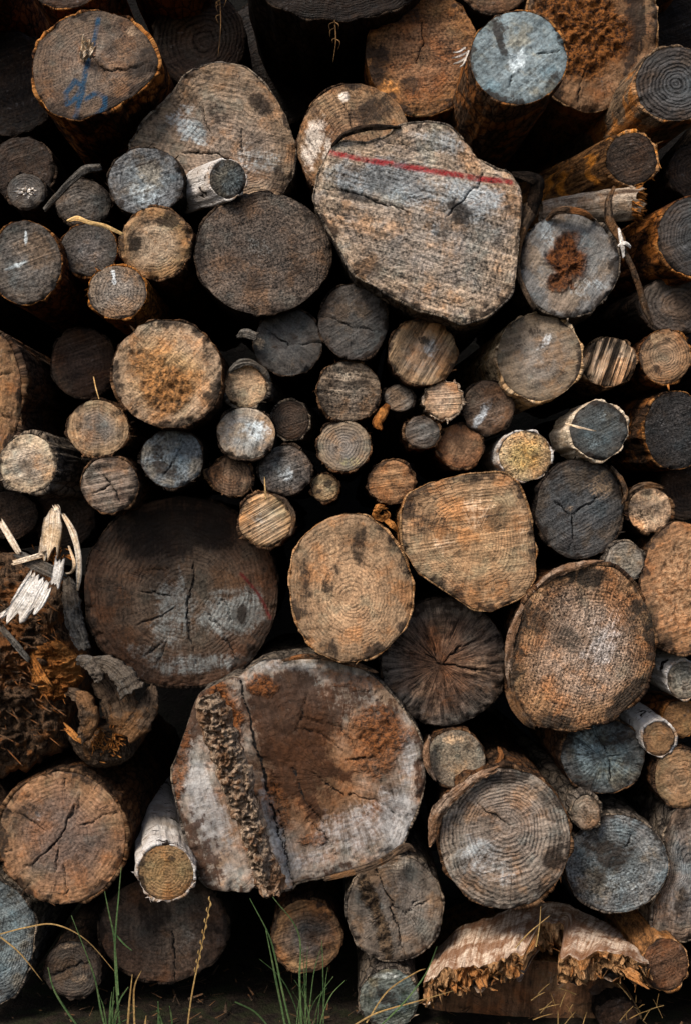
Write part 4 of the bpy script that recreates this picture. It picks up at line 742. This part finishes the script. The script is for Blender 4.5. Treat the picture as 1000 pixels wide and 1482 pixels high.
# --- torn trunk at the bottom right: dark cut under an overhanging jagged rim
def torn_log():
    root = log(768, 1495, 160, 104, 60, 'umber', 'tan', 'pale torn log with a jagged overhanging rim, bottom right', name='torn_log', irr=.01, A=(104, 72, 48), B=(104, 72, 48), C=(64, 45, 32), kerf=(85, .35), rings=.1, spec=.3, L=300)
    org = np.array(root.location); sp = Soup(); sj = Soup()
    back = [(632, 1372), (660, 1345), (700, 1328), (745, 1312), (790, 1306), (835, 1314), (885, 1340), (915, 1364), (930, 1384)]
    front = [(608, 1440), (640, 1412), (680, 1402), (725, 1392), (762, 1394), (800, 1396), (850, 1388), (905, 1384), (940, 1396)]
    ns, m = 170, 22
    B_ = spline_open(back, ns); F_ = spline_open(front, ns); s = np.linspace(0, 1, ns)
    keep = lambda u: 1 - sstep(np.abs(u - 780), 14, 26)                # the notch
    t = np.linspace(0, 1, m); tt, ss_ = np.meshgrid(t, s)
    lim = 1 - .5 * keep(F_[:, 0])[:, None] - .34 * (fbm(ss_ * 11, 0 * ss_, 0, 3, 4) - .35) - .06 * (vn(ss_ * 70, 0, 0, 4) - .5)
    tt2 = tt * lim
    U = B_[:, None, 0] * (1 - tt2) + F_[:, None, 0] * tt2; V = B_[:, None, 1] * (1 - tt2) + F_[:, None, 1] * tt2
    D = 110 * (1 - tt2) - 70 * tt2
    V = V - 5 * np.sin(tt2 * 3.14) + 13 * (fbm(ss_ * 14, tt * 2.2, 0, 6, 5) - .5); D = D + 26 * (fbm(ss_ * 16, tt * 2, 4, 16, 4) - .5)
    top = W3(U, V, D); th_ = 30 + 26 * fbm(ss_ * 16, tt * 2, 0, 7, 4)
    bot = top.copy(); bot[..., 2] -= th_ * S; bot[..., 1] += 20 * S * tt
    g = np.stack([ss_ * 330, 0 * ss_, tt * 180], -1)
    P = np.concatenate([top.reshape(-1, 3), bot.reshape(-1, 3)]); k = ns * m
    sp.add(P, np.vstack([grid_quads(ns, m, False), grid_quads(ns, m, False, k, True)]), None, np.vstack([g.reshape(-1, 3)] * 2))
    # ragged broken fibres along the front edge
    r = 14; rr = np.linspace(0, 1, r); R2, S2 = np.meshgrid(rr, s)
    e0 = top[:, -1]; hgt = th_[:, -1][:, None] * 1.02
    jag = fbm(S2 * 45, R2 * 4, 0, 21, 4)
    P = e0[:, None] + np.stack([3 * (fbm(S2 * 50, R2 * 5, 3, 22, 2) - .5), -(70 * (jag - .45) + 22 * (vn(S2 * 90, R2 * 9, 0, 33) - .5)) * np.sin(np.clip(R2 * 3, 0, 1.57)) + R2 * 14, -R2 * hgt * (.85 + .4 * (vn(S2 * 60, 0, 0, 9) - .5) + .7 * (fbm(S2 * 13, 0 * S2, 2, 19, 3) - .5))], -1) * S
    sj.add(P, grid_quads(ns, r, False), None, np.stack([S2 * 330, jag * 20, R2 * 40], -1))
    rnd = random.Random(8)
    for k in range(110):
        i = rnd.randrange(ns); f = rnd.uniform(0, 1); fu, fv = U[i, -1], V[i, -1]; dd = D[i, -1]
        v0 = fv + f * th_[i, -1] * .85; an = math.radians(rnd.uniform(20, 160)); le = rnd.uniform(8, 20)
        shard(sj, (fu, v0, dd + 4), (fu + le * math.cos(an) * .8, v0 + le * math.sin(an) * .7, dd - rnd.uniform(6, 20)), rnd.choice((1.2, 1.7, 2.4, 3.2)), 900 + k)
    shard(sj, (900, 1402, -66), (930, 1422, -95), 14, 77)
    part('torn_rim', sp.mesh('torn_rim', org), group_mat('torn_top', BARKG, C1=lin((120, 84, 56)), C2=lin((204, 182, 160)), C3=lin((110, 70, 42)), Rim=K, Patch=.75, Fine=5., Long=60., Bump=.6), root)
    part('jagged_edge', sj.mesh('jagged_edge', org), group_mat('torn_edge', BARKG, C1=lin((66, 42, 24)), C2=lin((186, 142, 98)), C3=lin((190, 122, 62)), Rim=K, Patch=.6, Fine=3.5, Long=12., Bump=1.), root)
torn_log()

# --- rotten stump at the left edge
def stump():
    poly = [(-70, 815), (0, 800), (60, 822), (95, 860), (100, 920), (120, 960), (112, 1010), (100, 1045), (100, 1075), (70, 1095), (40, 1112), (0, 1122), (-70, 1125)]
    org = W3(10, 980, 20); root = thing('rotten_stump', 'crumbling dark rotten stump with orange decay at left edge', 'stump', Vector(org))
    part('decayed_wood', mass('decayed_wood', poly, (0, 970), 20, 34, 4, (34, 26)).mesh('decayed_wood', org), WOOD_DARK, root)
    so = Soup(); rnd = random.Random(6)
    for k in range(70):
        u = rnd.gauss(78, 18); v = rnd.gauss(972, 22); an = math.radians(rnd.uniform(20, 120)); le = rnd.uniform(8, 22)
        shard(so, (u, v, -6), (u + le * math.cos(an), v + le * math.sin(an), -12 - rnd.uniform(0, 22)), rnd.choice((1.2, 1.6, 2.4)), 1200 + k)
    shard(so, (48, 952, -30), (72, 990, -44), 10, 55)
    mo = mass('orange_decay', [(44, 935), (80, 925), (112, 950), (116, 985), (100, 1010), (70, 1012), (46, 985)], (80, 968), 0, 34, 44, (18, 22), 60)
    for v_, q_, g_ in zip(mo.v, mo.q, mo.g): so.add(v_, q_, None, g_)
    part('orange_decay', so.mesh('orange_decay', org), WOOD_ORANGE, root)
    sd_ = Soup()
    for k in range(90):
        u = rnd.uniform(-10, 90); v = rnd.uniform(840, 1085); an = math.radians(rnd.gauss(30, 25) if rnd.random() < .75 else rnd.uniform(-180, 180)); le = rnd.uniform(8, 34)
        shard(sd_, (u, v, -14), (u + le * math.cos(an), v + le * math.sin(an), -20 - rnd.uniform(0, 16)), rnd.choice((1., 1.3, 1.8, 2.6)), 1500 + k)
    part('wood_flakes', sd_.mesh('wood_flakes', org), WOOD_DARK, root)
stump()

# --- bright splinters at the left
def splinters():
    G = 'bright splinters in front of the rotten stump'
    def one(label, lst, mat, seed):
        sp = Soup()
        for k, (a_, b_, w_, w1) in enumerate(lst):
            mid = tuple((np.array(a_, float) + np.array(b_, float)) / 2 + np.array([.04 * w_, 0, -1]))
            ribbon(sp, [a_, mid, b_], [w_ * .9, w_, w_, (w_ + w1) / 2], max(3, w_ * .3), 9, 0, w_ * 1.1, seed + k * 3, 22, bump=.9, wn=.35)
        piece('wood_splinter', label, 'splinter', [sp], [mat], G, Vector(W3(*lst[0][0])))
    one('upright pinkish splinter standing at the top of the broken bundle', [((78, 742, -60), (72, 800, -62), 26, 22), ((68, 770, -58), (62, 806, -60), 14, 8), ((80, 732, -62), (86, 745, -62), 6, 8)], WOOD_PALE, 11)
    one('broad white splintered board lying low at the left edge', [((62, 832, -70), (18, 900, -80), 30, 26), ((50, 830, -66), (24, 870, -74), 14, 8), ((70, 848, -74), (50, 885, -80), 15, 8)], WOOD_WHITE, 22)
    one('grey splinter lying across the bundle', [((28, 805, -66), (94, 836, -72), 17, 14)], WOOD_GREYB, 33)
    one('small white splinter chip resting on the grey one', [((87, 812, -84), (80, 848, -86), 14, 12)], WOOD_WHITE, 44)
    one('thin tan splinter pointing left at the bundle', [((18, 815, -72), (58, 804, -74), 7, 8)], WOOD_PALE, 45)
    one('slim grey splinter leaning at the left edge above the white board', [((2, 756, -40), (28, 800, -48), 9, 6)], WOOD_PALE, 46)
    sp = Soup(); ribbon(sp, [(92, 744, -62), (106, 770, -66), (114, 800, -68), (115, 832, -66), (113, 856, -60)], [5, 9, 8, 7, 3], 3, 4, .3, 4, 3, 30)
    ribbon(sp, [(100, 790, -60), (108, 815, -70), (104, 828, -66), (96, 830, -60)], [3, 5, 4, 2], 2, 3, .2, 2, 5, 16)
    piece('wood_splinter', 'long thin splinter bent over to the right', 'splinter', [sp], [WOOD_PALE], G, Vector(W3(92, 744, -62)))
    one('grey sliver slanting down over the rotten stump', [((0, 905, -30), (42, 955, -38), 9, 5)], WOOD_GREYB, 48)
    one('thin white sliver at the left edge below the white board', [((-4, 895, -40), (18, 878, -46), 5, 4)], WOOD_WHITE, 49)
    sp = Soup(); rnd = random.Random(4)
    for k in range(40):
        an = math.radians(rnd.uniform(0, 360)); le = rnd.uniform(6, 20); u = 72 + rnd.gauss(0, 14); v = 806 + rnd.gauss(0, 8)
        shard(sp, (u, v, -52), (u + le * math.cos(an), v + le * math.sin(an), -58 - rnd.uniform(0, 10)), rnd.choice((1.2, 1.8, 2.6)), 1800 + k)
    piece('wood_chips', 'orange-brown shredded chips at the heart of the splinter bundle', 'wood chips', [sp], [WOOD_ORANGE], None, Vector(W3(72, 806, -52)))
splinters()

GB = 'loose slabs of bark by the rotten stump'
strip('bark_slab', 'upright dark grey bark slab beside the huge dark log', 'bark', [(100, 838, 0), (104, 870, -10), (108, 900, -14), (118, 925, -20), (124, 940, -22)], [18, 24, 26, 22, 16], WOOD_GREYB, 9, .2, 8, 5, GB, m=9, ns=60, bump=3.5)
strip('bark_slab', 'short arched bark slab under the huge dark log, left of another', 'bark', [(116, 955, -30), (128, 958, -36), (142, 975, -40), (140, 985, -38)], [14, 20, 18, 12], WOOD_GREYB, 8, .3, 6, 7, GB, m=9, ns=60, bump=3.5)
strip('bark_slab', 'arched thick bark slab with a pale broken end under the huge dark log', 'bark', [(136, 956, -30), (160, 962, -40), (180, 980, -46), (192, 1000, -48)], [14, 22, 30, 36], WOOD_GREYB, 12, .35, 8, 9, GB, m=9, ns=60, bump=3.5)
strip('bark_slab', 'rough bark slab standing in the middle of the broken stump', 'bark', [(104, 1000, -30), (122, 1012, -44), (130, 1040, -46), (122, 1070, -44)], [12, 22, 26, 18], WOOD_BROWNB, 12, .3, 10, 12, GB, m=9, ns=60, bump=3.5)
def curved_slab():
    sp = Soup(); ribbon(sp, [(220, 992, -24), (216, 1022, -32), (202, 1046, -36), (186, 1066, -34)], [12, 28, 34, 22], 9, 9, .25, 10, 14, 60, bump=3.)
    ribbon(sp, [(150, 978, -2), (172, 1010, -8), (180, 1045, -14), (176, 1064, -14)], [40, 56, 46, 20], 10, 11, .2, 12, 15, 50, bump=4.)
    piece('bark_slab', 'curved tan-edged bark slab right of the rotten stump', 'bark', [sp], [WOOD_BROWNB], GB, Vector(W3(220, 992, -24)))
curved_slab()
def lower_chunk():
    poly = [(96, 1062), (120, 1068), (140, 1058), (160, 1050), (180, 1060), (194, 1090), (175, 1106), (140, 1112), (118, 1098), (104, 1080)]
    org = W3(145, 1085, 0); root = thing('bark_slab', 'broken bark chunk with an orange crumbly top, above the reddish cracked log', 'bark', Vector(org), GB)
    part('outer_bark', mass('outer_bark', poly, (145, 1085), 10, 30, 31, (8, 8), 160).mesh('outer_bark', org), WOOD_BROWNB, root)
    so = Soup(); rnd = random.Random(16)
    for k in range(90):
        u = rnd.uniform(132, 176); v = rnd.gauss(1068, 9); an = math.radians(rnd.uniform(10, 150)); le = rnd.uniform(5, 16)
        shard(so, (u, v, -18), (u + le * math.cos(an), v + le * math.sin(an), -28 - rnd.uniform(0, 8)), rnd.choice((1.2, 1.6, 2.4)), 2100 + k)
    shard(so, (96, 1052, -24), (122, 1076, -36), 9, 66)
    part('orange_decay', so.mesh('orange_decay', org), WOOD_ORANGE, root)
lower_chunk()

# --- the broken branch and hanging strips at upper right
def branch():
    org = W3(925, 293, 0); root = thing('broken_branch', 'grey broken branch with a shattered orange end, upper right', 'branch', Vector(org))
    ns, n = 30, 40; s = np.linspace(0, 1, ns); th = np.linspace(0, 2 * math.pi, n, endpoint=False)
    TH, SS = np.meshgrid(th, s)
    cu = 922 - 140 * s; cv = 294 + 6 * s + 12 * s * s; cd = 0 + 70 * s; r = 24 - 4 * s
    nz = fbm(np.cos(TH) * 2, np.sin(TH) * 2, SS * 6, 14, 4) - .5
    P = W3(cu, cv, cd)[:, None] + np.stack([0 * TH, -np.cos(TH), np.sin(TH)], -1) * (r[:, None] * (1 + .35 * nz))[..., None] * S
    P[..., 0] += (6 * (vn(np.cos(TH) * 3, np.sin(TH) * 3, 0, 5) - .5) * S) * (SS < .05) * 3
    sp = Soup(); sp.add(P, grid_quads(ns, n), None, np.stack([np.cos(TH) * 20, np.sin(TH) * 20, SS * 150], -1))
    part('branch_wood', sp.mesh('branch_wood', org), group_mat('branch_wood', BARKG, C1=lin((70, 54, 42)), C2=lin((164, 148, 130)), C3=lin((140, 104, 72)), Rim=K, Patch=.5, Fine=6., Long=60., Bump=.7), root)
    so = Soup(); rnd = random.Random(9)
    for k in range(130):
        an = rnd.uniform(0, 6.28); q = 22 * math.sqrt(rnd.random()); le = rnd.uniform(6, 22)
        v = 294 + q * math.sin(an); d_ = -q * math.cos(an) * .9; u = 914
        shard(so, (u, v, d_), (u + le, v + rnd.uniform(-8, 10), d_ - rnd.uniform(-5, 10)), rnd.choice((1.6, 2.4, 3.4)), 2400 + k)
    part('shattered_end', so.mesh('shattered_end', org), WOOD_ORANGE, root)
branch()
strip('bark_strip', 'long grey-brown bark strip hanging beside the log with the rotted heart', 'bark', [(888, 272, -40), (880, 292, -46), (882, 320, -48), (897, 345, -46), (902, 362, -46), (913, 385, -44), (924, 415, -38), (934, 448, -30), (944, 472, -24)], [5, 9, 13, 12, 8, 7, 8, 8, 3], WOOD_BROWNB, 4, .5, 5, 20, ns=70)
strip('bark_strip', 'short forked pale bark strip beside the long hanging one', 'bark', [(894, 330, -50), (899, 352, -54), (902, 372, -50)], [3, 6, 3], WOOD_WHITE, 3, .2, 3, 21)
strip('bark_strip', 'thin white curl of bark crossing the hanging strip', 'bark', [(893, 356, -52), (904, 352, -56), (912, 358, -52)], [3, 5, 3], WOOD_WHITE, 2, .2, 3, 22)
strip('bark_strip', 'curved dark bark flap left of the log with the rotted heart', 'bark', [(768, 300, -20), (756, 330, -28), (748, 365, -30), (750, 400, -30), (764, 432, -30), (772, 446, -24)], [26, 16, 9, 7, 7, 5], WOOD_BROWNB, 5, .6, 5, 23, ns=50)
strip('bark_strip', 'dark arched bark strip over the log with the rotted heart', 'bark', [(792, 318, -22), (805, 306, -34), (825, 304, -38), (845, 309, -36), (858, 318, -24)], [6, 9, 10, 8, 4], WOOD_DARK, 4, .5, 4, 24)
strip('bark_strip', 'dark bark flap rising off the top of the red-lined slab', 'bark', [(480, 212, -48), (500, 194, -54), (525, 186, -56), (552, 184, -54), (578, 184, -46)], [3, 7, 9, 7, 3], WOOD_BLACK, 4, .6, 5, 25, bump=3.)
strip('bark_strip', 'rolled bark flap in the right-hand notch of the red-lined slab', 'bark', [(742, 252, -30), (762, 256, -44), (776, 262, -40), (774, 285, -30), (768, 310, -24)], [6, 14, 20, 22, 14], WOOD_BLACK, 5, .5, 6, 26)
strip('bark_strip', 'curled pale bark standing off the big mossy-topped log', 'bark', [(740, 1000, -20), (735, 960, -30), (738, 925, -36), (750, 890, -38), (762, 862, -34)], [8, 11, 12, 8, 3], PEEL, 4, .6, 9, 27, ns=60, bump=3.)
strip('bark_strip', 'pale bark strip along the upper left of the big mossy-topped log', 'bark', [(768, 858, -30), (790, 838, -42), (815, 824, -46), (845, 816, -44), (870, 812, -36)], [4, 9, 13, 10, 4], PEEL, 5, .6, 10, 28, ns=70, bump=3.)
strip('bark_strip', 'ragged bark strip at lower left of the big mossy-topped log', 'bark', [(736, 996, -36), (745, 1022, -42), (760, 1042, -42), (772, 1052, -36)], [14, 15, 12, 5], WOOD_BROWNB, 6, .5, 8, 29)
strip('bark_strip', 'loose pinkish bark peeling off the tight-ringed log', 'bark', [(624, 1218, -30), (628, 1190, -36), (640, 1165, -42), (662, 1145, -44), (690, 1125, -40), (720, 1112, -36)], [10, 16, 18, 14, 12, 6], PEEL, 7, .6, 12, 30, ns=90, bump=4.)
strip('bark_strip', 'dark bark sliver between the tight-ringed log and the small grey-brown one', 'bark', [(722, 1084, 20), (724, 1096, 4), (714, 1112, -8), (698, 1128, -14)], [5, 9, 9, 4], WOOD_DARK, 5, .5, 6, 31)
strip('bark_strip', 'pale bark curl left of the small grey-brown lower log', 'bark', [(622, 1066, 4), (616, 1085, -8), (618, 1105, -12), (628, 1128, -6)], [5, 10, 11, 4], PEEL, 4, .6, 9, 32, bump=3.)
strip('bark_strip', 'thin bark lip along the bottom of the huge broken trunk', 'bark', [(470, 1272, -20), (510, 1262, -28), (550, 1248, -30), (585, 1226, -26), (600, 1232, -20)], [5, 8, 9, 10, 5], WOOD_BROWNB, 5, .4, 5, 33, ns=50)
strip('bark_strip', 'dark bark lip along the top of the huge broken trunk', 'bark', [(410, 956, -10), (440, 950, -20), (480, 953, -22), (515, 962, -18), (545, 972, -10)], [4, 8, 9, 8, 4], WOOD_DARK, 5, .4, 5, 34, ns=44)
strip('bark_strip', 'curved bark sheet standing behind the dark grey upper left log', 'bark', [(66, 303, 10), (84, 283, -4), (104, 262, -8), (124, 246, -4), (146, 242, 10)], [7, 8, 9, 12, 10], WOOD_GREYB, 4, .5, 5, 35, ns=40)
strip('straw_strip', 'thin tan straw-like strip across the upper left logs', 'straw', [(98, 320, -50), (112, 316, -56), (130, 322, -58), (152, 327, -54), (178, 339, -48)], [3, 7, 5, 6, 4], STRAW, 2, .4, 4, 36, ns=30)
strip('wood_splinter', 'orange splintered curl jutting left of the two charcoal logs', 'splinter', [(346, 487, -6), (356, 482, -14), (372, 488, -16)], [6, 14, 12], WOOD_GREYB, 5, .4, 5, 37)
strip('wood_splinter', 'broken tan branch stub under the small slanted dark grey log', 'splinter', [(560, 588, 10), (552, 600, 0), (546, 612, -8), (552, 622, -10)], [10, 15, 14, 8], WOOD_ORANGE, 8, .4, 6, 38)
def curl():
    sp = Soup(); a_ = np.linspace(0, 5.2, 12)
    ribbon(sp, [(553 + (6 + 1.1 * t + 2 * math.sin(3 * t)) * math.cos(t), 743 + (6 + .8 * t) * math.sin(t), -8 - 2 * t) for t in a_], [5, 11, 9, 12, 6], 5, 7, .3, 9, 40, 60, bump=5.)
    ribbon(sp, [(558, 752, -14), (568, 760, -16), (574, 768, -12)], [8, 9, 4], 4, 4, .5, 4, 41, 16)
    piece('bark_curl', 'small yellow-orange curled stub in the gap above the oval log', 'bark', [sp], [WOOD_ORANGE], None, Vector(W3(551, 744, -10)))
curl()
def tufts():
    sp = Soup(); rnd = random.Random(2)
    for k in range(34):
        an = math.radians(rnd.uniform(0, 360)); le = rnd.uniform(5, 15)
        shard(sp, (38, 277, 20), (38 + le * math.cos(an) * 1.2, 278 + le * math.sin(an) * .7, 12 - rnd.uniform(0, 14)), rnd.uniform(2, 4.5), 2700 + k)
    piece('splinter_tuft', 'white ragged splinter tuft in the heart of the small dark log', 'splinter', [sp], [WOOD_WHITE], None, Vector(W3(38, 277, 20)))
    sp = Soup()
    for k, (a_, b_) in enumerate((((672, 70), (655, 76)), ((674, 76), (654, 84)), ((676, 82), (656, 92)), ((676, 86), (664, 97)), ((678, 74), (668, 96)))):
        ribbon(sp, [(a_[0], a_[1], -30), ((a_[0] + b_[0]) / 2, (a_[1] + b_[1]) / 2 + 2, -44), (b_[0], b_[1], -46)], [4, 4, 1], 1.5, 3, .3, 3, 60 + k, 10)
    piece('splinter_tuft', 'white feathery splinter tuft beside the blue-grey jutting log', 'splinter', [sp], [WOOD_WHITE], None, Vector(W3(676, 78, -30)))
    sp = Soup()
    for k in range(10):
        x = 118 + rnd.uniform(0, 22); shard(sp, (x + rnd.uniform(-4, 4), 84, -14), (x + rnd.uniform(-3, 8), 84 - rnd.uniform(10, 32), -24 - rnd.uniform(0, 10)), rnd.uniform(4, 9), 2800 + k)
    piece('splinter_tuft', 'tan splinters torn from the knot of the blue-painted log', 'splinter', [sp], [WOOD_PALE], None, Vector(W3(128, 84, -14)))
    for lab, x, y, le, sd_ in (('dry straw wisp hanging below the dark top log', 484, 28, 62, 70), ('dry straw wisp hanging beside the shadowed dark log', 318, -8, 90, 71)):
        sp = Soup(); r2 = random.Random(sd_); dim = group_mat('old_straw', BARKG, C1=lin((60, 44, 28)), C2=lin((122, 92, 58)), C3=lin((100, 70, 42)), Rim=K, Fine=2., Long=40., Bump=.2)
        ribbon(sp, [(x, y, -60), (x + 2, y + le * .5, -62), (x - 2, y + le, -60)], [1.8, 1.4, .6], 1, 3, 0, 0, sd_, 20)
        for k in range(5):
            t = r2.uniform(0, .5); s_ = r2.choice((-1, 1)); l2 = r2.uniform(5, 20)
            ribbon(sp, [(x + 1, y + le * t, -61), (x + s_ * l2 * .5, y + le * t + l2 * .3, -66), (x + s_ * l2 * r2.uniform(.1, .6), y + le * t + l2 * r2.uniform(.8, 1.6), -64)], [1.2, 1., .4], .8, 3, 0, 0, sd_ + k, 8)
        piece('straw_wisp', lab, 'straw', [sp], [dim], None, Vector(W3(x, y, -60)))
tufts()
strip('wood_splinter', 'thin orange sliver sticking out left of the dark slate angular log', 'splinter', [(818, 613, -40), (836, 618, -58), (862, 624, -56)], [1.5, 3, 1.2], WOOD_PALE, 1.5, .2, 2, 51)
strip('straw_strip', 'fine straw standing on top of the finely ringed shaggy log', 'straw', [(136, 545, -16), (139, 560, -20), (144, 578, -22)], [1.2, 1.8, 1.2], STRAW, 1, 0, 0, 52)
strip('straw_strip', 'fine pale sliver standing on the tan log with curling bark', 'straw', [(383, 690, -24), (384, 704, -26), (385, 722, -22)], [1., 2.4, 2.], STRAW, 1.2, 0, 2, 53)
strip('bark_strip', 'spiky dark bark shred right of the three-way cracked log', 'bark', [(884, 676, -4), (896, 690, -14), (905, 712, -12), (899, 730, -6)], [3, 6, 7, 3], WOOD_BROWNB, 3, .4, 6, 54, bump=3.)
strip('bark_strip', 'dark peeling bark arch over the bright pitted small log', 'bark', [(908, 722, -4), (918, 708, -14), (938, 702, -16), (958, 706, -10)], [4, 9, 10, 4], WOOD_BROWNB, 4, .5, 7, 55, bump=3.)
strip('bark_strip', 'thick bark crust over the top of the small bright tan log', 'bark', [(330, 542, 4), (344, 528, -6), (364, 525, -8), (384, 540, -4), (393, 562, 6)], [5, 11, 9, 9, 5], WOOD_GREYB, 5, .5, 8, 56, bump=4.)
strip('bark_strip', 'curling bark edge right of the tan log with diagonal saw lines', 'bark', [(398, 716, -16), (414, 726, -22), (425, 748, -22), (420, 776, -18)], [3, 6, 7, 4], WOOD_BROWNB, 3, .5, 6, 57, bump=3.)
def litter():
    sp = Soup(); rnd = random.Random(12)
    for k in range(900):
        x = rnd.uniform(-1.1, 1.1); y = rnd.uniform(-.5, .35); an = rnd.uniform(0, 3.14); le = rnd.uniform(.006, .04); w_ = rnd.choice((.0008, .0012, .002, .004))
        d_ = np.array([math.cos(an), math.sin(an), rnd.uniform(-.1, .3)]) * le; sd_ = np.array([-math.sin(an), math.cos(an), rnd.uniform(-.5, .5)]) * w_
        c0 = np.array([x, y, .012 + .05 * float(fbm(x * 2, y * 2, 0, 3, 4) - .5)])
        sp.add([c0 - sd_, c0 + sd_, c0 + d_ + sd_ * .6, c0 + d_ - sd_ * .6], [[0, 1, 2, 3]], None, [[0, k, 0], [4, k, 0], [4, k, 30], [0, k, 30]])
    o = part('debris', sp.mesh('debris', (0, 0, 0)), WOOD_BROWNB, None); o['kind'] = 'stuff'; o['label'] = 'bark chips and dead straw littering the soil at the foot of the stack'
litter()

# --- grass at the foot of the stack
def grass_mat(a_, b_, c_): return group_mat('grass_blade', BARKG, C1=lin(a_), C2=lin(b_), C3=lin(c_), Rim=K, Patch=.4, Fine=2., Long=90., Bump=.1)
GR = grass_mat((36, 54, 30), (70, 90, 54), (94, 102, 66)); GRD = grass_mat((96, 76, 46), (140, 114, 72), (124, 92, 52))
def blades(name, label, cat, lst, mat, group=None, heads=False):
    sp = Soup(); rnd = random.Random(len(lst) * 7 + 1)
    for k, (pts, w_) in enumerate(lst):
        p3 = [(x, y, d_) for (x, y, d_) in pts]
        ribbon(sp, p3, [w_, w_, w_ * .8, w_ * .25], .7, 3, .4, 0, 90 + k, 22, bump=.1)
        if heads:
            pp = spline_open(p3, 30)
            for j in range(15, 30):
                u, v, d_ = pp[j]; s_ = (-1) ** j
                ribbon(sp, [(u, v, d_), (u + s_ * 2.2, v - 3.5, d_ - 1), (u + s_ * 1.6, v - 8, d_)], [1.2, 2.2, .6], .8, 3, 0, 0, 200 + j, 6, bump=.1)
    base = lst[0][0][0]
    o = piece(name, label, cat, [sp], [mat], group, Vector(W3(*base)))
def tuft(label, cx, spread, n, top, seed, d0=-90, w_=2.6, lean=0):
    rnd = random.Random(seed); lst = []
    for k in range(n):
        x0 = cx + rnd.gauss(0, spread * .35); tip = x0 + rnd.gauss(0, spread) * .8 + lean; yt = top + rnd.uniform(0, 90)
        dd = d0 + rnd.uniform(-25, 25); h_ = 1500 - yt
        lst.append(([(x0, 1500, dd), (x0 + (tip - x0) * .18, 1500 - h_ * .4, dd - 4), (x0 + (tip - x0) * .5, 1500 - h_ * .75, dd - 8), (tip, yt, dd - 14)], rnd.uniform(.7, 1.1) * w_))
    blades('grass_tuft', label, 'grass', lst, GR, 'grass tufts at the foot of the stack')
tuft('tall green grass tuft in front of the brown log with a dark heart', 445, 34, 14, 1350, 1, w_=1.6)
blades('grass_tuft', 'long green grass blades bending left of the brown dark-hearted log', 'grass', [([(424, 1500, -100), (408, 1430, -104), (392, 1360, -108), (362, 1300, -112)], 2.6), ([(416, 1500, -100), (402, 1430, -104), (394, 1390, -106), (385, 1345, -108)], 2.6), ([(437, 1500, -96), (434, 1420, -100), (432, 1350, -104), (395, 1298, -112)], 2.6), ([(392, 1490, -96), (370, 1465, -100), (345, 1452, -104), (340, 1450, -104)], 2.4)], GR, 'grass tufts at the foot of the stack')
tuft('short green grass tuft before the wide dark brown log', 232, 26, 9, 1430, 5, w_=3)
tuft('sparse green grass tuft under the small ledge-faced dark log', 160, 20, 8, 1390, 7, w_=2.6)
blades('grass_stalk', 'long green grass blade leaning across the small dark ledge-faced log', 'grass', [([(120, 1495, -96), (95, 1460, -98), (78, 1430, -100), (70, 1400, -102)], 3), ([(156, 1500, -96), (146, 1460, -98), (136, 1410, -100), (104, 1325, -104)], 2.4)], GR)
blades('grass_stalk', 'tall thin green stalk rising beside the birch log', 'grass', [([(176, 1500, -100), (170, 1440, -102), (167, 1370, -104), (172, 1300, -106), (176, 1255, -108)], 2.6), ([(172, 1440, -102), (166, 1360, -104), (158, 1320, -106), (152, 1290, -106)], 2.2), ([(168, 1352, -102), (180, 1366, -104), (192, 1376, -104)], 2.)], GR)
blades('grass_stalk', 'dry seed-headed grass stalk before the wide dark brown log', 'grass', [([(270, 1500, -100), (278, 1440, -104), (290, 1380, -106), (305, 1305, -108)], 2.)], GRD, None, True)
blades('grass_stalk', 'dry straw stalk arching over the small dark log', 'grass', [([(0, 1352, -90), (40, 1342, -96), (80, 1338, -100), (125, 1360, -102), (170, 1410, -100)], 1.8), ([(0, 1355, -90), (30, 1380, -92), (62, 1420, -94)], 2.)], GRD)
blades('grass_stalk', 'pair of orange dry blades in front of the wide dark brown log', 'grass', [([(184, 1500, -104), (188, 1450, -106), (192, 1410, -108)], 2.6), ([(196, 1500, -104), (194, 1450, -106), (196, 1425, -108), (205, 1405, -108)], 2.4), ([(208, 1500, -104), (212, 1470, -104)], 3)], GRD)
blades('grass_stalk', 'dry yellow stalks crossing the grey mossy bottom log', 'grass', [([(510, 1485, -100), (545, 1466, -104), (600, 1450, -106), (655, 1434, -108)], 2.), ([(530, 1480, -100), (560, 1435, -104), (600, 1408, -106), (615, 1402, -106)], 1.8)], GRD)
blades('grass_stalk', 'green blade slanting up across the grey mossy bottom log', 'grass', [([(545, 1490, -104), (585, 1450, -106), (615, 1410, -108), (632, 1370, -110)], 2.)], GR)
blades('grass_stalk', 'thin dry straws leaning on the torn log notch', 'grass', [([(745, 1372, -80), (765, 1350, -84), (795, 1325, -86)], 1.6), ([(775, 1370, -84), (780, 1340, -86), (782, 1312, -86)], 1.5)], GRD)
def dry_tuft(label, cx, cy, n, seed, spr):
    rnd = random.Random(seed); lst = []
    for k in range(n):
        x = cx + rnd.gauss(0, spr); y = cy + rnd.uniform(-30, 30); an = math.radians(rnd.uniform(-160, -10)); le = rnd.uniform(10, 34)
        lst.append(([(x, y, -40), (x + le * .5 * math.cos(an), y + le * .5 * math.sin(an), -44), (x + le * math.cos(an), y + le * math.sin(an) + 2, -46)], 1.))
    blades('grass_tuft', label, 'grass', lst, GRD, 'dry grass tufts at the bottom right')
dry_tuft('dry twiggy grass tuft before the dark cut of the torn log', 808, 1465, 16, 3, 20)
dry_tuft('dry twiggy grass tuft at the bottom right by the small dark lump', 925, 1470, 13, 4, 18)
